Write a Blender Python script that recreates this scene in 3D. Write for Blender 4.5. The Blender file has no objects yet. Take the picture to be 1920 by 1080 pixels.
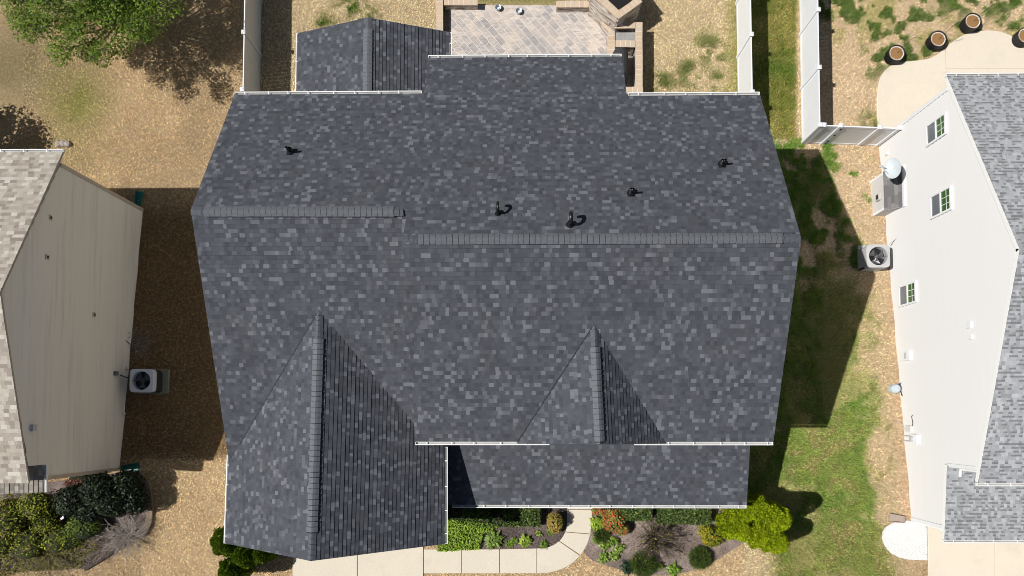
import bpy, math, random
import numpy as np
from mathutils import Vector, Matrix

random.seed(7)
rng = np.random.default_rng(11)
SC = bpy.context.scene
COL = SC.collection

# ------------------------------------------------------------------ camera
CAM_H = 28.3                      # drone height over the datum (m)
FPX, PPX, PPY = 1280.0, 960.0, 720.0
NAD = (977.0, 783.0)              # where the plumb line under the drone meets the frame
_n = Vector(((NAD[0]-PPX)/FPX, -(NAD[1]-PPY)/FPX, -1.0)).normalized()
_Z = -_n
_X = (Vector((1, 0, 0)) - _Z*_Z.x).normalized()
_Y = _Z.cross(_X)
RM = Matrix((_X, _Y, _Z))         # world = RM @ camera
cam_d = bpy.data.cameras.new('camera'); cam = bpy.data.objects.new('camera', cam_d); COL.objects.link(cam)
cam_d.sensor_width = 36.0; cam_d.lens = 24.0; cam_d.shift_y = 180/1920.0
cam_d.clip_end = 500
cam.matrix_world = Matrix.Translation((0, 0, CAM_H)) @ RM.to_4x4()
SC.camera = cam

# ------------------------------------------------------------------ light
SUN = Vector((-0.755, -0.085, 1.0)).normalized()
elev = math.asin(SUN.z)
w = bpy.data.worlds.new('World'); SC.world = w; w.use_nodes = True
nt = w.node_tree
sky = nt.nodes.new('ShaderNodeTexSky'); sky.sky_type = 'NISHITA'; sky.sun_disc = False
sky.sun_elevation = elev; sky.sun_rotation = math.radians(264)
bg = nt.nodes['Background']; bg.inputs['Strength'].default_value = 0.043
nt.links.new(sky.outputs['Color'], bg.inputs['Color'])
sd = bpy.data.lights.new('sun', 'SUN'); sd.energy = 5.0; sd.angle = math.radians(0.5); sd.color = (1.0, 0.97, 0.925)
so = bpy.data.objects.new('sun', sd); COL.objects.link(so)
so.rotation_euler = SUN.to_track_quat('Z', 'Y').to_euler(); so.location = (-20, -3, 40)
SC.view_settings.view_transform = 'Standard'; SC.view_settings.look = 'None'
SC.view_settings.exposure = 0.12; SC.view_settings.gamma = 1.0; SC.view_settings.use_curve_mapping = False
SC.cycles.filter_width = 0.9; SC.cycles.max_bounces = 6; SC.cycles.diffuse_bounces = 3; SC.cycles.transparent_max_bounces = 6

# ------------------------------------------------------------------ survey helpers: points of the lot from the aerial view
def gz(y): return max(-0.9, min(0.8, -0.9 - 0.106*(y-12.0)))
def ray(px, py): return RM @ Vector(((px-PPX)/FPX, -(py-PPY)/FPX, -1.0))
def W(px, py, z):
    d = ray(px, py); s = (z-CAM_H)/d.z
    return Vector((d.x*s, d.y*s, z))
def G(px, py, h=0.0):
    z = 0.0
    for _ in range(12):
        p = W(px, py, z+h); z = gz(p.y)
    return W(px, py, z+h)
def AX(px, py, X):
    d = ray(px, py); s = X/d.x
    return Vector((X, d.y*s, CAM_H+d.z*s))
class Plane:
    def __init__(self, p, n): self.p = Vector(p); self.n = Vector(n).normalized()
    @staticmethod
    def of(a, b, c):
        n = (b-a).cross(c-a)
        if n.z < 0: n = -n
        return Plane(a, n)
    def at(self, px, py):
        d = ray(px, py); o = Vector((0, 0, CAM_H)); s = (self.p-o).dot(self.n)/d.dot(self.n)
        return o+d*s
    def z(self, x, y): return self.p.z-(self.n.x*(x-self.p.x)+self.n.y*(y-self.p.y))/self.n.z
    def xy(self, x, y): return Vector((x, y, self.z(x, y)))
RMn = np.array([list(r) for r in RM])
def proj(x, y, z):
    c = np.stack([x, y, z-CAM_H], -1) @ RMn
    return PPX+FPX*c[..., 0]/-c[..., 2], PPY-FPX*c[..., 1]/-c[..., 2]
def gzn(y): return np.clip(-0.9-0.106*(y-12.0), -0.9, 0.8)

# ------------------------------------------------------------------ materials
def srgb(r, g, b):
    f = lambda c: (c/12.92 if c <= 0.04045 else ((c+0.055)/1.055)**2.4)
    return (f(r/255), f(g/255), f(b/255))
class NT:
    def __init__(self, name):
        self.m = bpy.data.materials.new(name); self.m.use_nodes = True
        self.t = self.m.node_tree; self.b = self.t.nodes['Principled BSDF']
        self.b.inputs['Roughness'].default_value = 0.85
        self.b.inputs['Specular IOR Level'].default_value = 0.25
    def n(self, typ, **kw):
        x = self.t.nodes.new(typ)
        for k, v in kw.items(): setattr(x, k, v)
        return x
    def link(self, a, b): self.t.links.new(a, b)
    def val(self, sock, v):
        if hasattr(v, 'is_output'): self.link(v, sock)
        else: sock.default_value = v
    def math(self, op, a, b=0.0, c=None):
        x = self.n('ShaderNodeMath', operation=op)
        self.val(x.inputs[0], a); self.val(x.inputs[1], b)
        if c is not None: self.val(x.inputs[2], c)
        return x.outputs[0]
    def mix(self, f, a, b, mode='MIX'):
        x = self.n('ShaderNodeMix', data_type='RGBA', blend_type=mode)
        self.val(x.inputs[0], f)
        for s, v in ((x.inputs[6], a), (x.inputs[7], b)):
            self.val(s, v if hasattr(v, 'is_output') else (*v, 1.0))
        return x.outputs[2]
    def ramp(self, f, stops, interp='LINEAR'):
        x = self.n('ShaderNodeValToRGB'); x.color_ramp.interpolation = interp
        e = x.color_ramp.elements
        while len(e) < len(stops): e.new(0.5)
        for el, (p, c) in zip(e, stops):
            el.position = p; el.color = (*c, 1.0) if len(c) == 3 else c
        self.val(x.inputs[0], f); return x.outputs['Color']
    def noise(self, scale, detail=3.0, vec=None, rough=0.55):
        x = self.n('ShaderNodeTexNoise'); x.inputs['Scale'].default_value = scale
        x.inputs['Detail'].default_value = detail; x.inputs['Roughness'].default_value = rough
        self.link(vec if vec is not None else self.obj(), x.inputs['Vector']); return x.outputs['Fac']
    def obj(self):
        if not hasattr(self, '_tc'): self._tc = self.n('ShaderNodeTexCoord')
        return self._tc.outputs['Object']
    def pos(self):
        if not hasattr(self, '_ge'): self._ge = self.n('ShaderNodeNewGeometry')
        return self._ge.outputs['Position']
    def uv(self):
        if not hasattr(self, '_tc'): self._tc = self.n('ShaderNodeTexCoord')
        return self._tc.outputs['UV']
    def bump(self, h, dist, strength=1.0):
        x = self.n('ShaderNodeBump'); x.inputs['Distance'].default_value = dist; x.inputs['Strength'].default_value = strength
        self.link(h, x.inputs['Height']); self.link(x.outputs['Normal'], self.b.inputs['Normal'])
    def color(self, c): self.val(self.b.inputs['Base Color'], c if hasattr(c, 'is_output') else (*c, 1.0))
    def set(self, **kw):
        for k, v in kw.items(): self.b.inputs[k].default_value = v

def plain(name, c, rough=0.6, metal=0.0, var=0.12, scale=6.0, spec=0.3, bump=0.0):
    N = NT(name); f = N.noise(scale, 4.0, N.pos())
    N.color(N.mix(f, tuple(x*(1-var) for x in c), tuple(min(1, x*(1+var)) for x in c)))
    N.set(Roughness=rough, Metallic=metal); N.b.inputs['Specular IOR Level'].default_value = spec
    if bump: N.bump(N.noise(scale*8, 3.0, N.pos()), bump)
    return N.m

EXPO = 0.135
def shingle_mat(name, stops, dash=None, tabs=5.0, tint=None, tintamt=0.35, group=0.18):
    N = NT(name)
    s = N.n('ShaderNodeSeparateXYZ'); N.link(N.uv(), s.inputs[0]); u, v = s.outputs[0], s.outputs[1]
    rowf = N.math('DIVIDE', v, EXPO); row = N.math('FLOOR', N.math('ADD', rowf, 0.0005)); fr = N.math('FRACT', N.math('ADD', rowf, 0.0005))
    wn = N.n('ShaderNodeTexWhiteNoise', noise_dimensions='1D'); N.link(row, wn.inputs['W'])
    def cells(k, off):
        x = N.n('ShaderNodeTexVoronoi', voronoi_dimensions='1D'); x.inputs['Scale'].default_value = 1.0; x.inputs['Randomness'].default_value = 1.0
        N.link(N.math('ADD', N.math('MULTIPLY', u, k), N.math('ADD', N.math('MULTIPLY', row, 61.7+off), N.math('MULTIPLY', wn.outputs['Value'], 9.0))), x.inputs['W'])
        q = N.n('ShaderNodeSeparateColor'); N.link(x.outputs['Color'], q.inputs[0]); return q.outputs[0], q.outputs[1]
    r1, r2 = cells(tabs, 0.0); r3, r4 = cells(tabs*0.34, 23.3)
    c = N.ramp(r1, stops, 'CONSTANT')
    c = N.mix(group, c, N.ramp(r3, [(0.0, stops[0][1]), (0.5, stops[len(stops)//2][1]), (0.85, stops[-2][1])], 'LINEAR'))
    if dash:
        lo = N.math('LESS_THAN', fr, 0.46); pick = N.math('GREATER_THAN', r2, 0.54)
        c = N.mix(N.math('MULTIPLY', N.math('MULTIPLY', lo, pick), 0.72), c, dash)
    c = N.mix(N.math('MULTIPLY', r2, 0.10), c, (0.0, 0.0, 0.0))
    big = N.noise(0.55, 4.0, N.pos(), 0.6)
    if tint: c = N.mix(N.math('MULTIPLY', N.ramp(big, [(0.5, (0, 0, 0)), (0.75, (1, 1, 1))]), tintamt), c, tint, 'MULTIPLY')
    c = N.mix(N.math('MULTIPLY', N.noise(90, 2.0, N.pos()), 0.5), c, (0.5, 0.5, 0.5), 'MULTIPLY') if False else c
    g = N.ramp(N.noise(75, 2.0, N.pos()), [(0.3, (0.78, 0.78, 0.78)), (0.7, (1.2, 1.2, 1.2))])
    c = N.mix(1.0, c, g, 'MULTIPLY')
    N.color(c); N.set(Roughness=0.93); N.b.inputs['Specular IOR Level'].default_value = 0.06
    h = N.math('ADD', N.math('MULTIPLY', r1, 0.7), N.math('MULTIPLY', N.noise(120, 2.0, N.pos()), 0.25))
    N.bump(h, 0.006)
    return N.m

SH_MAIN = shingle_mat('charcoal_shingles', [(0.0, (.054, .058, .068)), (0.15, (.062, .067, .078)), (0.38, (.069, .074, .086)), (0.62, (.076, .081, .094)), (0.77, (.090, .096, .110)), (0.85, (.114, .121, .137)), (0.925, (.146, .154, .173))], tint=(1.0, 0.94, 0.85), tabs=7.2, group=0.16, tintamt=0.25)
SH_TAN = shingle_mat('weathered_tan_shingles', [(0.0, (.25, .21, .18)), (0.2, (.33, .29, .245)), (0.45, (.39, .355, .30)), (0.7, (.44, .405, .345)), (0.88, (.52, .49, .43)), (1.0, (.52, .49, .43))], tint=(0.9, 0.88, 0.84), tabs=5.2)
SH_GREY = shingle_mat('light_grey_shingles', [(0.0, (.25, .255, .265)), (0.2, (.30, .31, .32)), (0.45, (.34, .35, .365)), (0.7, (.375, .385, .40)), (0.9, (.42, .43, .44)), (1.0, (.42, .43, .44))], dash=(.14, .144, .15), tabs=9.0)
CAP_MAIN = plain('charcoal_ridge_caps', (.118, .125, .138), 0.93, var=0.3, scale=14, spec=0.15, bump=0.004)
CAP_FLUSH = plain('flush_ridge_caps', (.090, .096, .108), 0.93, var=0.3, scale=14, spec=0.1, bump=0.004)
WHITE = plain('white_aluminium', (.78, .78, .77), 0.45, var=0.04, scale=3)
GUTTERIN = plain('gutter_trough', (.36, .36, .35), 0.7, var=0.35, scale=3)
VINYL = plain('white_vinyl', (.72, .735, .755), 0.4, var=0.03, scale=1.2)
FASCIA = plain('grey_fascia', (.30, .30, .31), 0.6, var=0.06)
DARKMETAL = plain('dark_metal', (.018, .018, .02), 0.45, var=0.2)
BLACKPIPE = plain('black_vent_pipe', (.008, .008, .009), 0.35, var=0.3, spec=0.5)

def siding_mat(name, c, pitch=0.115, var=0.05, streak=None):
    N = NT(name); s = N.n('ShaderNodeSeparateXYZ'); N.link(N.pos(), s.inputs[0])
    mp = N.n('ShaderNodeMapping'); mp.inputs['Scale'].default_value = (0.4, 0.4, 9.0); N.link(N.pos(), mp.inputs[0])
    a = N.mix(N.noise(1.0, 4.0, mp.outputs[0]), tuple(x*(1-var) for x in c), tuple(min(1, x*(1+var)) for x in c))
    if streak:
        zf = N.math('MULTIPLY', N.noise(0.5, 5.0, mp.outputs[0], 0.7), 1.0)
        a = N.mix(N.ramp(zf, [(0.5, (0, 0, 0)), (0.72, (.6, .6, .6))]), a, streak)
    N.color(a); N.set(Roughness=0.55); return N.m
SIDING_MAIN = siding_mat('pale_siding', (.42, .40, .36))
SIDING_TAN = siding_mat('tan_siding', (.84, .80, .72), 0.125, 0.06, (.52, .53, .52))
SIDING_WHITE = siding_mat('white_siding', (.625, .622, .615), 0.105, 0.02)

def concrete(name, c, sc=1.0):
    N = NT(name); a = N.noise(0.7*sc, 5.0, N.pos()); b = N.noise(28, 3.0, N.pos())
    col = N.mix(a, tuple(x*.92 for x in c), tuple(x*1.06 for x in c))
    st = N.ramp(N.noise(0.9, 6.0, N.pos(), 0.7), [(0.54, (0, 0, 0)), (0.78, (.45, .45, .45))])
    col = N.mix(st, col, tuple(x*.72 for x in c))
    col = N.mix(1.0, col, N.ramp(b, [(0.25, (.9, .9, .9)), (0.75, (1.06, 1.06, 1.06))]), 'MULTIPLY')
    N.color(col); N.bump(b, 0.003); N.set(Roughness=0.9); return N.m
CONC = concrete('pale_concrete', (.60, .545, .445))
CONC2 = concrete('new_concrete', (.66, .59, .48))
PADM = concrete('grey_concrete', (.40, .40, .41), 2)
JOINT = plain('joint_soil', (.10, .085, .07), 0.95)  # dark soil tone for the joints between slabs

def attr_mat(name, rough=0.75, trans=0.25, spec=0.25, mul=1.0):
    N = NT(name); a = N.n('ShaderNodeAttribute'); a.attribute_name = 'tint'
    c = a.outputs['Color']
    N.color(c); N.set(Roughness=rough); N.b.inputs['Specular IOR Level'].default_value = spec
    if trans:
        t = N.n('ShaderNodeBsdfTranslucent'); N.link(N.mix(1.0, c, (1.0, 1.0, .55), 'MULTIPLY'), t.inputs['Color'])
        mx = N.n('ShaderNodeMixShader'); mx.inputs[0].default_value = trans
        N.link(N.b.outputs[0], mx.inputs[1]); N.link(t.outputs[0], mx.inputs[2])
        N.link(mx.outputs[0], N.t.nodes['Material Output'].inputs['Surface'])
    return N.m
LEAF = attr_mat('leaf', 0.6, 0.28)
GLOSSLEAF = attr_mat('glossy_leaf', 0.5, 0.1, 0.22)
BLADE = attr_mat('grass_blade', 0.8, 0.18, 0.15)
NEEDLE = attr_mat('conifer_spray', 0.8, 0.2, 0.15)
BARK = plain('bark', (.16, .13, .105), 0.9, var=0.3, scale=10)
DEADWOOD = plain('dead_twigs', (.36, .32, .285), 0.9, var=0.35, scale=8)
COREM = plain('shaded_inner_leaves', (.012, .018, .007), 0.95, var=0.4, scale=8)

def ground_mat():
    N = NT('lawn_and_soil'); a = N.n('ShaderNodeAttribute'); a.attribute_name = 'tint'
    n1 = N.noise(9, 4.0, N.pos(), 0.65); n2 = N.noise(38, 3.0, N.pos(), 0.7)
    c = N.mix(1.0, a.outputs['Color'], N.ramp(n1, [(0.3, (.66, .64, .60)), (0.7, (1.2, 1.2, 1.2))]), 'MULTIPLY')
    c = N.mix(1.0, c, N.ramp(n2, [(0.3, (.55, .52, .48)), (0.68, (1.3, 1.3, 1.3))]), 'MULTIPLY')
    N.color(c); N.set(Roughness=0.95); N.b.inputs['Specular IOR Level'].default_value = 0.1
    N.bump(N.math('ADD', N.math('MULTIPLY', n1, 0.6), n2), 0.05); return N.m
GROUND = ground_mat()
def mulch_mat(name, c0, c1):
    N = NT(name)
    v = N.n('ShaderNodeTexVoronoi'); v.inputs['Scale'].default_value = 22; N.link(N.pos(), v.inputs['Vector'])
    q = N.n('ShaderNodeSeparateColor'); N.link(v.outputs['Color'], q.inputs[0])
    c = N.mix(q.outputs[0], c0, c1); c = N.mix(N.ramp(N.noise(1.3, 4.0, N.pos()), [(0.4, (0, 0, 0)), (0.7, (.6, .6, .6))]), c, tuple(x*2.2 for x in c1))
    N.color(c); N.set(Roughness=0.95); N.bump(N.math('ADD', q.outputs[1], N.noise(40, 3.0, N.pos())), 0.03); return N.m
MULCH = mulch_mat('bark_mulch', (.045, .033, .030), (.14, .11, .10))
MULCHLIGHT = mulch_mat('dry_leaf_mulch', (.10, .078, .065), (.24, .19, .165))
def paver_mat():
    N = NT('tumbled_pavers'); mp = N.n('ShaderNodeMapping'); mp.inputs['Rotation'].default_value = (0, 0, math.radians(50)); N.link(N.pos(), mp.inputs[0])
    b = N.n('ShaderNodeTexBrick'); b.offset = 0.4; b.inputs['Scale'].default_value = 1.0; b.inputs['Brick Width'].default_value = 0.50; b.inputs['Row Height'].default_value = 0.28
    b.inputs['Mortar Size'].default_value = 0.012; b.inputs['Bias'].default_value = 0.0; b.inputs['Color1'].default_value = (0, 0, 0, 1); b.inputs['Color2'].default_value = (1, 1, 1, 1); b.inputs['Mortar'].default_value = (.5, .5, .5, 1)
    N.link(mp.outputs[0], b.inputs['Vector'])
    c = N.ramp(b.outputs['Color'], [(0.0, (.34, .315, .31)), (0.35, (.44, .40, .38)), (0.65, (.53, .465, .415)), (1.0, (.60, .52, .455))])
    st = N.n('ShaderNodeMapping'); st.inputs['Scale'].default_value = (2.0, 7.0, 1.0); st.inputs['Rotation'].default_value = (0, 0, .3); N.link(N.pos(), st.inputs[0])
    c = N.mix(N.ramp(N.noise(1.6, 6.0, st.outputs[0], 0.75), [(0.42, (0, 0, 0)), (0.66, (.75, .75, .75))]), c, (.21, .20, .20))
    c = N.mix(N.ramp(N.noise(1.1, 4.0, N.pos()), [(0.5, (0, 0, 0)), (0.75, (.5, .5, .5))]), c, (.62, .50, .40))
    c = N.mix(b.outputs['Fac'], c, (.66, .61, .54)); N.color(c); N.bump(N.math('SUBTRACT', 1.0, b.outputs['Fac']), 0.01); return N.m
PAVER = paver_mat()
def cap_mat():
    N = NT('tan_capstone'); s = N.n('ShaderNodeSeparateXYZ'); N.link(N.uv(), s.inputs[0])
    wn = N.n('ShaderNodeTexWhiteNoise', noise_dimensions='1D'); N.link(N.math('FLOOR', s.outputs[0]), wn.inputs['W'])
    c = N.ramp(wn.outputs['Value'], [(0, (.44, .32, .22)), (.5, (.50, .38, .265)), (1, (.45, .365, .285))])
    c = N.mix(N.math('MULTIPLY', N.noise(30, 3.0, N.pos()), 0.35), c, (.60, .52, .42)); N.color(c); N.bump(N.noise(45, 3.0, N.pos()), 0.006); return N.m
CAPST = cap_mat()
MORTAR = plain('pale_mortar', (.68, .62, .54), 0.95)
def ledge_mat():
    N = NT('stacked_ledgestone'); mp = N.n('ShaderNodeMapping'); mp.inputs['Scale'].default_value = (5, 5, 22); N.link(N.pos(), mp.inputs[0])
    v = N.n('ShaderNodeTexVoronoi'); v.inputs['Scale'].default_value = 1.0; N.link(mp.outputs[0], v.inputs['Vector'])
    q = N.n('ShaderNodeSeparateColor'); N.link(v.outputs['Color'], q.inputs[0])
    N.color(N.ramp(q.outputs[0], [(0, (.18, .135, .11)), (.35, (.42, .35, .30)), (.7, (.60, .54, .48)), (1, (.76, .71, .66))]))
    N.bump(N.math('ADD', q.outputs[1], v.outputs['Distance']), 0.04); return N.m
LEDGE = ledge_mat()

# ------------------------------------------------------------------ mesh building
class MB:
    def __init__(self): self.v = []; self.f = []; self.uv = None
    def add(self, vs, fs):
        o = len(self.v); self.v += [Vector(x) for x in vs]; self.f += [tuple(i+o for i in f) for f in fs]; return self
    def box(self, c, s, rz=0.0, m=None):
        x, y, z = s[0]/2, s[1]/2, s[2]/2
        R = m if m is not None else Matrix.Rotation(rz, 3, 'Z')
        vs = [Vector(c)+R @ Vector(p) for p in ((-x, -y, -z), (x, -y, -z), (x, y, -z), (-x, y, -z), (-x, -y, z), (x, -y, z), (x, y, z), (-x, y, z))]
        return self.add(vs, [(0, 3, 2, 1), (4, 5, 6, 7), (0, 1, 5, 4), (1, 2, 6, 5), (2, 3, 7, 6), (3, 0, 4, 7)])
    def bar(self, a, b, wd, h, up=Vector((0, 0, 1))):
        a, b = Vector(a), Vector(b); d = (b-a); L = d.length; d = d/L
        s = d.cross(up).normalized(); u = s.cross(d)
        return self.box((a+b)/2, (L, wd, h), m=Matrix((d, s, u)).transposed())
    def prism(self, poly, vec):
        n = len(poly); vec = Vector(vec); a = [Vector(p) for p in poly]; b = [p+vec for p in a]
        return self.add(a+b, [tuple(range(n-1, -1, -1)), tuple(range(n, 2*n))]+[(i, (i+1) % n, n+(i+1) % n, n+i) for i in range(n)])
    def tube(self, path, r, seg=7, cap=True):
        path = [Vector(p) for p in path]; n = len(path); rs = r if isinstance(r, (list, tuple)) else [r]*n
        vs = []; fs = []
        for i, p in enumerate(path):
            d = (path[min(i+1, n-1)]-path[max(i-1, 0)]).normalized()
            a = d.orthogonal().normalized() if i == 0 else (a-d*a.dot(d)).normalized()
            b = d.cross(a)
            for k in range(seg):
                t = 2*math.pi*k/seg; vs.append(p+(a*math.cos(t)+b*math.sin(t))*rs[i])
        for i in range(n-1):
            for k in range(seg): fs.append((i*seg+k, i*seg+(k+1) % seg, (i+1)*seg+(k+1) % seg, (i+1)*seg+k))
        if cap: fs += [tuple(range(seg-1, -1, -1)), tuple(range((n-1)*seg, n*seg))]
        return self.add(vs, fs)
    def lathe(self, prof, c, seg=24, m=None):
        R = m if m is not None else Matrix.Identity(3); c = Vector(c); vs = []; fs = []; n = len(prof)
        for r, z in prof:
            for k in range(seg):
                t = 2*math.pi*k/seg; vs.append(c+R @ Vector((r*math.cos(t), r*math.sin(t), z)))
        for i in range(n-1):
            for k in range(seg): fs.append((i*seg+k, i*seg+(k+1) % seg, (i+1)*seg+(k+1) % seg, (i+1)*seg+k))
        return self.add(vs, fs)
def off(parent):
    o = Vector((0, 0, 0))
    while parent is not None: o += parent.location; parent = parent.parent
    return o
def mesh_obj(name, verts, faces, mat, parent=None, smooth=False, uvs=None):
    o0 = off(parent); me = bpy.data.meshes.new(name)
    me.from_pydata([tuple(Vector(v)-o0) for v in verts], [], faces); me.materials.append(mat)
    if uvs is not None:
        l = me.uv_layers.new(name='UVMap'); l.data.foreach_set('uv', np.array(uvs, dtype=np.float32).ravel())
    if smooth: me.polygons.foreach_set('use_smooth', [True]*len(me.polygons))
    me.update(); o = bpy.data.objects.new(name, me); COL.objects.link(o); o.parent = parent
    return o
def part(name, mb, mat, parent=None, smooth=False, label=None):
    o = mesh_obj(name, mb.v, mb.f, mat, parent, smooth)
    if label: o['label'] = label
    return o
def tag(o, label, cat, group=None):
    o['label'] = label; o['category'] = cat
    if group: o['group'] = group
    return o
def thing(name, loc, label, cat, group=None):
    o = bpy.data.objects.new(name, None); COL.objects.link(o); o.location = loc; o.empty_display_size = 0.2
    return tag(o, label, cat, group)
def struct(o, k='structure'): o['kind'] = k; return o
def bevel(o, wd, seg=2):
    m = o.modifiers.new('bevel', 'BEVEL'); m.width = wd; m.segments = seg; m.limit_method = 'ANGLE'; return o

# ------------------------------------------------------------------ roofs
def clip(poly, k, vmin, keep_above):
    out = []; n = len(poly)
    for i in range(n):
        a, b = poly[i], poly[(i+1) % n]; da, db = a[k]-vmin, b[k]-vmin
        if not keep_above: da, db = -da, -db
        if da >= 0: out.append(a)
        if (da > 0 > db) or (da < 0 < db):
            t = da/(da-db); out.append(tuple(a[j]+(b[j]-a[j])*t for j in range(2)))
    return out
def roof_slope(parent, poly, mat, step=0.018, deckmat=None, thick=0.14, label=None):
    """a slope laid with real overlapping courses, over a deck with a fascia edge"""
    pl = Plane.of(poly[0], poly[1], poly[2]); n = pl.n
    big = Vector((0, 0, 0))
    for i in range(len(poly)): big += (poly[i]-poly[0]).cross(poly[(i+1) % len(poly)]-poly[0])
    if big.z < 0: poly = poly[::-1]
    up = (Vector((0, 0, 1))-n*n.z).normalized(); ud = up.cross(n).normalized(); o = poly[0]
    q = [((p-o).dot(ud), (p-o).dot(up)) for p in poly]
    v0 = min(p[1] for p in q); v1 = max(p[1] for p in q)
    vs, fs, uvs = [], [], []
    uo = random.uniform(0, 40); vo = EXPO*random.randint(0, 300)
    nrow = int((v1-v0)/EXPO)+1
    for k in range(nrow):
        a = v0+k*EXPO; s = clip(clip(q, 1, a, True), 1, min(a+EXPO, v1), False)
        t = []
        for p in s:
            if not t or (abs(p[0]-t[-1][0])+abs(p[1]-t[-1][1]) > 1e-5): t.append(p)
        if len(t) > 1 and abs(t[0][0]-t[-1][0])+abs(t[0][1]-t[-1][1]) < 1e-5: t.pop()
        if len(t) < 3: continue
        b0 = len(vs); stp = step*random.uniform(.6, 1.35)
        for p in t:
            h = stp*(1-(p[1]-a)/EXPO)+0.002
            vs.append(o+ud*p[0]+up*p[1]+n*h)
        fs.append(tuple(range(b0, b0+len(t)))); uvs += [(p[0]+uo, p[1]-v0+vo) for p in t]
        for i in range(len(t)):
            p, r = t[i], t[(i+1) % len(t)]
            if abs(p[1]-a) < 1e-5 and abs(r[1]-a) < 1e-5 and abs(p[0]-r[0]) > 1e-4:
                b1 = len(vs)
                for x, h in ((p, stp+.002), (p, -.004), (r, -.004), (r, stp+.002)): vs.append(o+ud*x[0]+up*x[1]+n*h)
                fs.append((b1, b1+1, b1+2, b1+3)); uvs += [(p[0]+uo, p[1]-v0+vo+.01)]*2+[(r[0]+uo, p[1]-v0+vo+.01)]*2
    ob = mesh_obj('roof_slope', vs, fs, mat, parent, uvs=uvs)
    if label: ob['label'] = label
    dk = MB(); dk.prism([p-n*(thick) for p in poly], n*(thick-0.004)); part('roof_deck', dk, deckmat or FASCIA, ob)
    return ob
def ridge_caps(parent, p0, p1, nl, nr, mat, wd=0.165, h=0.045, name='ridge_vent', pitch=0.17):
    """overlapping cap shingles bent over the ridge, on a raised vent strip"""
    d = (p1-p0); L = d.length; d /= L; mb = MB()
    dl = nl.cross(d); dr = d.cross(nr)
    if dl.z > 0: dl = -dl
    if dr.z > 0: dr = -dr
    dl.normalize(); dr.normalize(); top = (nl+nr).normalized(); k = 0; s = 0.0
    while s < L-0.02:
        e = min(s+pitch*random.uniform(0.94, 1.06), L); j = random.uniform(-.004, .004)
        h0, h1 = h+0.012+random.uniform(0, .004), h
        sec = []
        for q, hh in ((s, h0), (e-0.014, h1)):
            c = p0+d*q
            pts = [c+dl*(wd+j)+nl*(hh-.02), c+dl*(wd+j)+nl*hh, c+dl*wd*.35+nl*(hh+.006), c+top*(hh+.004), c+dr*wd*.35+nr*(hh+.006), c+dr*(wd+j)+nr*hh, c+dr*(wd+j)+nr*(hh-.02)]
            sec.append(pts)
        n = 7; mb.add(sec[0]+sec[1], [(i, i+1, n+i+1, n+i) for i in range(n-1)]+[tuple(range(n)), tuple(range(2*n-1, n-1, -1))])
        s = e
    ob = part(name, mb, mat, parent)
    if h > 0.03:
        core = MB(); n2 = []
        for q in (0.0, L):
            c = p0+d*q; n2.append([c+dl*(wd+.022)+nl*.0, c+dl*(wd+.018)+nl*(h-.022), c+top*(h-.006), c+dr*(wd+.018)+nr*(h-.022), c+dr*(wd+.022)+nr*.0])
        core.add(n2[0]+n2[1], [(i, i+1, 6+i, 5+i) for i in range(4)]+[(0, 1, 2, 3, 4), (9, 8, 7, 6, 5)])
        part('vent_gap_dark', core, DARKMETAL, ob)  # dark strip showing past the caps draws the shade of the vent gaps
    return ob
def gutter(parent, a, b, out, hang=0.78, wd=0.105, dep=0.10, mat=None):
    """open K-style trough along the eave a-b with hanger straps across it"""
    a, b = Vector(a), Vector(b); d = (b-a).normalized(); out = Vector(out); out = (out-d*out.dot(d)).normalized()
    z = Vector((0, 0, 1)); t = 0.014; mb = MB()
    A = a-z*0.015+out*0.012; B = b-z*0.015+out*0.012; L = (B-A).length
    def rail(o0, o1, z0, z1):
        q = [A+out*o0+z*z0, A+out*o1+z*z0, A+out*o1+z*z1, A+out*o0+z*z1]; mb.prism(q, B-A)
    rail(wd-0.026, wd, -dep, 0.004); rail(t, wd-0.027, -dep, -dep+t); rail(0, t-.001, -dep, -0.012)
    for e, sg in ((A, 1), (B, -1)): mb.prism([e+out*(t+.001)-z*(dep-t-.001), e+out*(wd-.028)-z*(dep-t-.001), e+out*(wd-.028)-z*.004, e+out*(t+.001)-z*.004], d*sg*0.012)
    g = part('gutter', mb, mat or WHITE, parent)
    li = MB(); li.prism([A+d*.02+out*(t+.003)-z*(dep-t-.002), A+d*.02+out*(wd-.03)-z*(dep-t-.002), A+d*.02+out*(wd-.03)-z*(dep-t-.006), A+d*.02+out*(t+.003)-z*(dep-t-.006)], (B-A)-d*.04)
    part('trough', li, GUTTERIN, g)
    s = 0.35
    while s < L-0.1:
        h = MB(); c = A+d*s; h.bar(c+out*.002+z*.001, c+out*(wd+.004)+z*.010, 0.03, 0.010); part('hanger', h, WHITE, g)
        s += hang*random.uniform(.85, 1.15)
    return g

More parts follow.
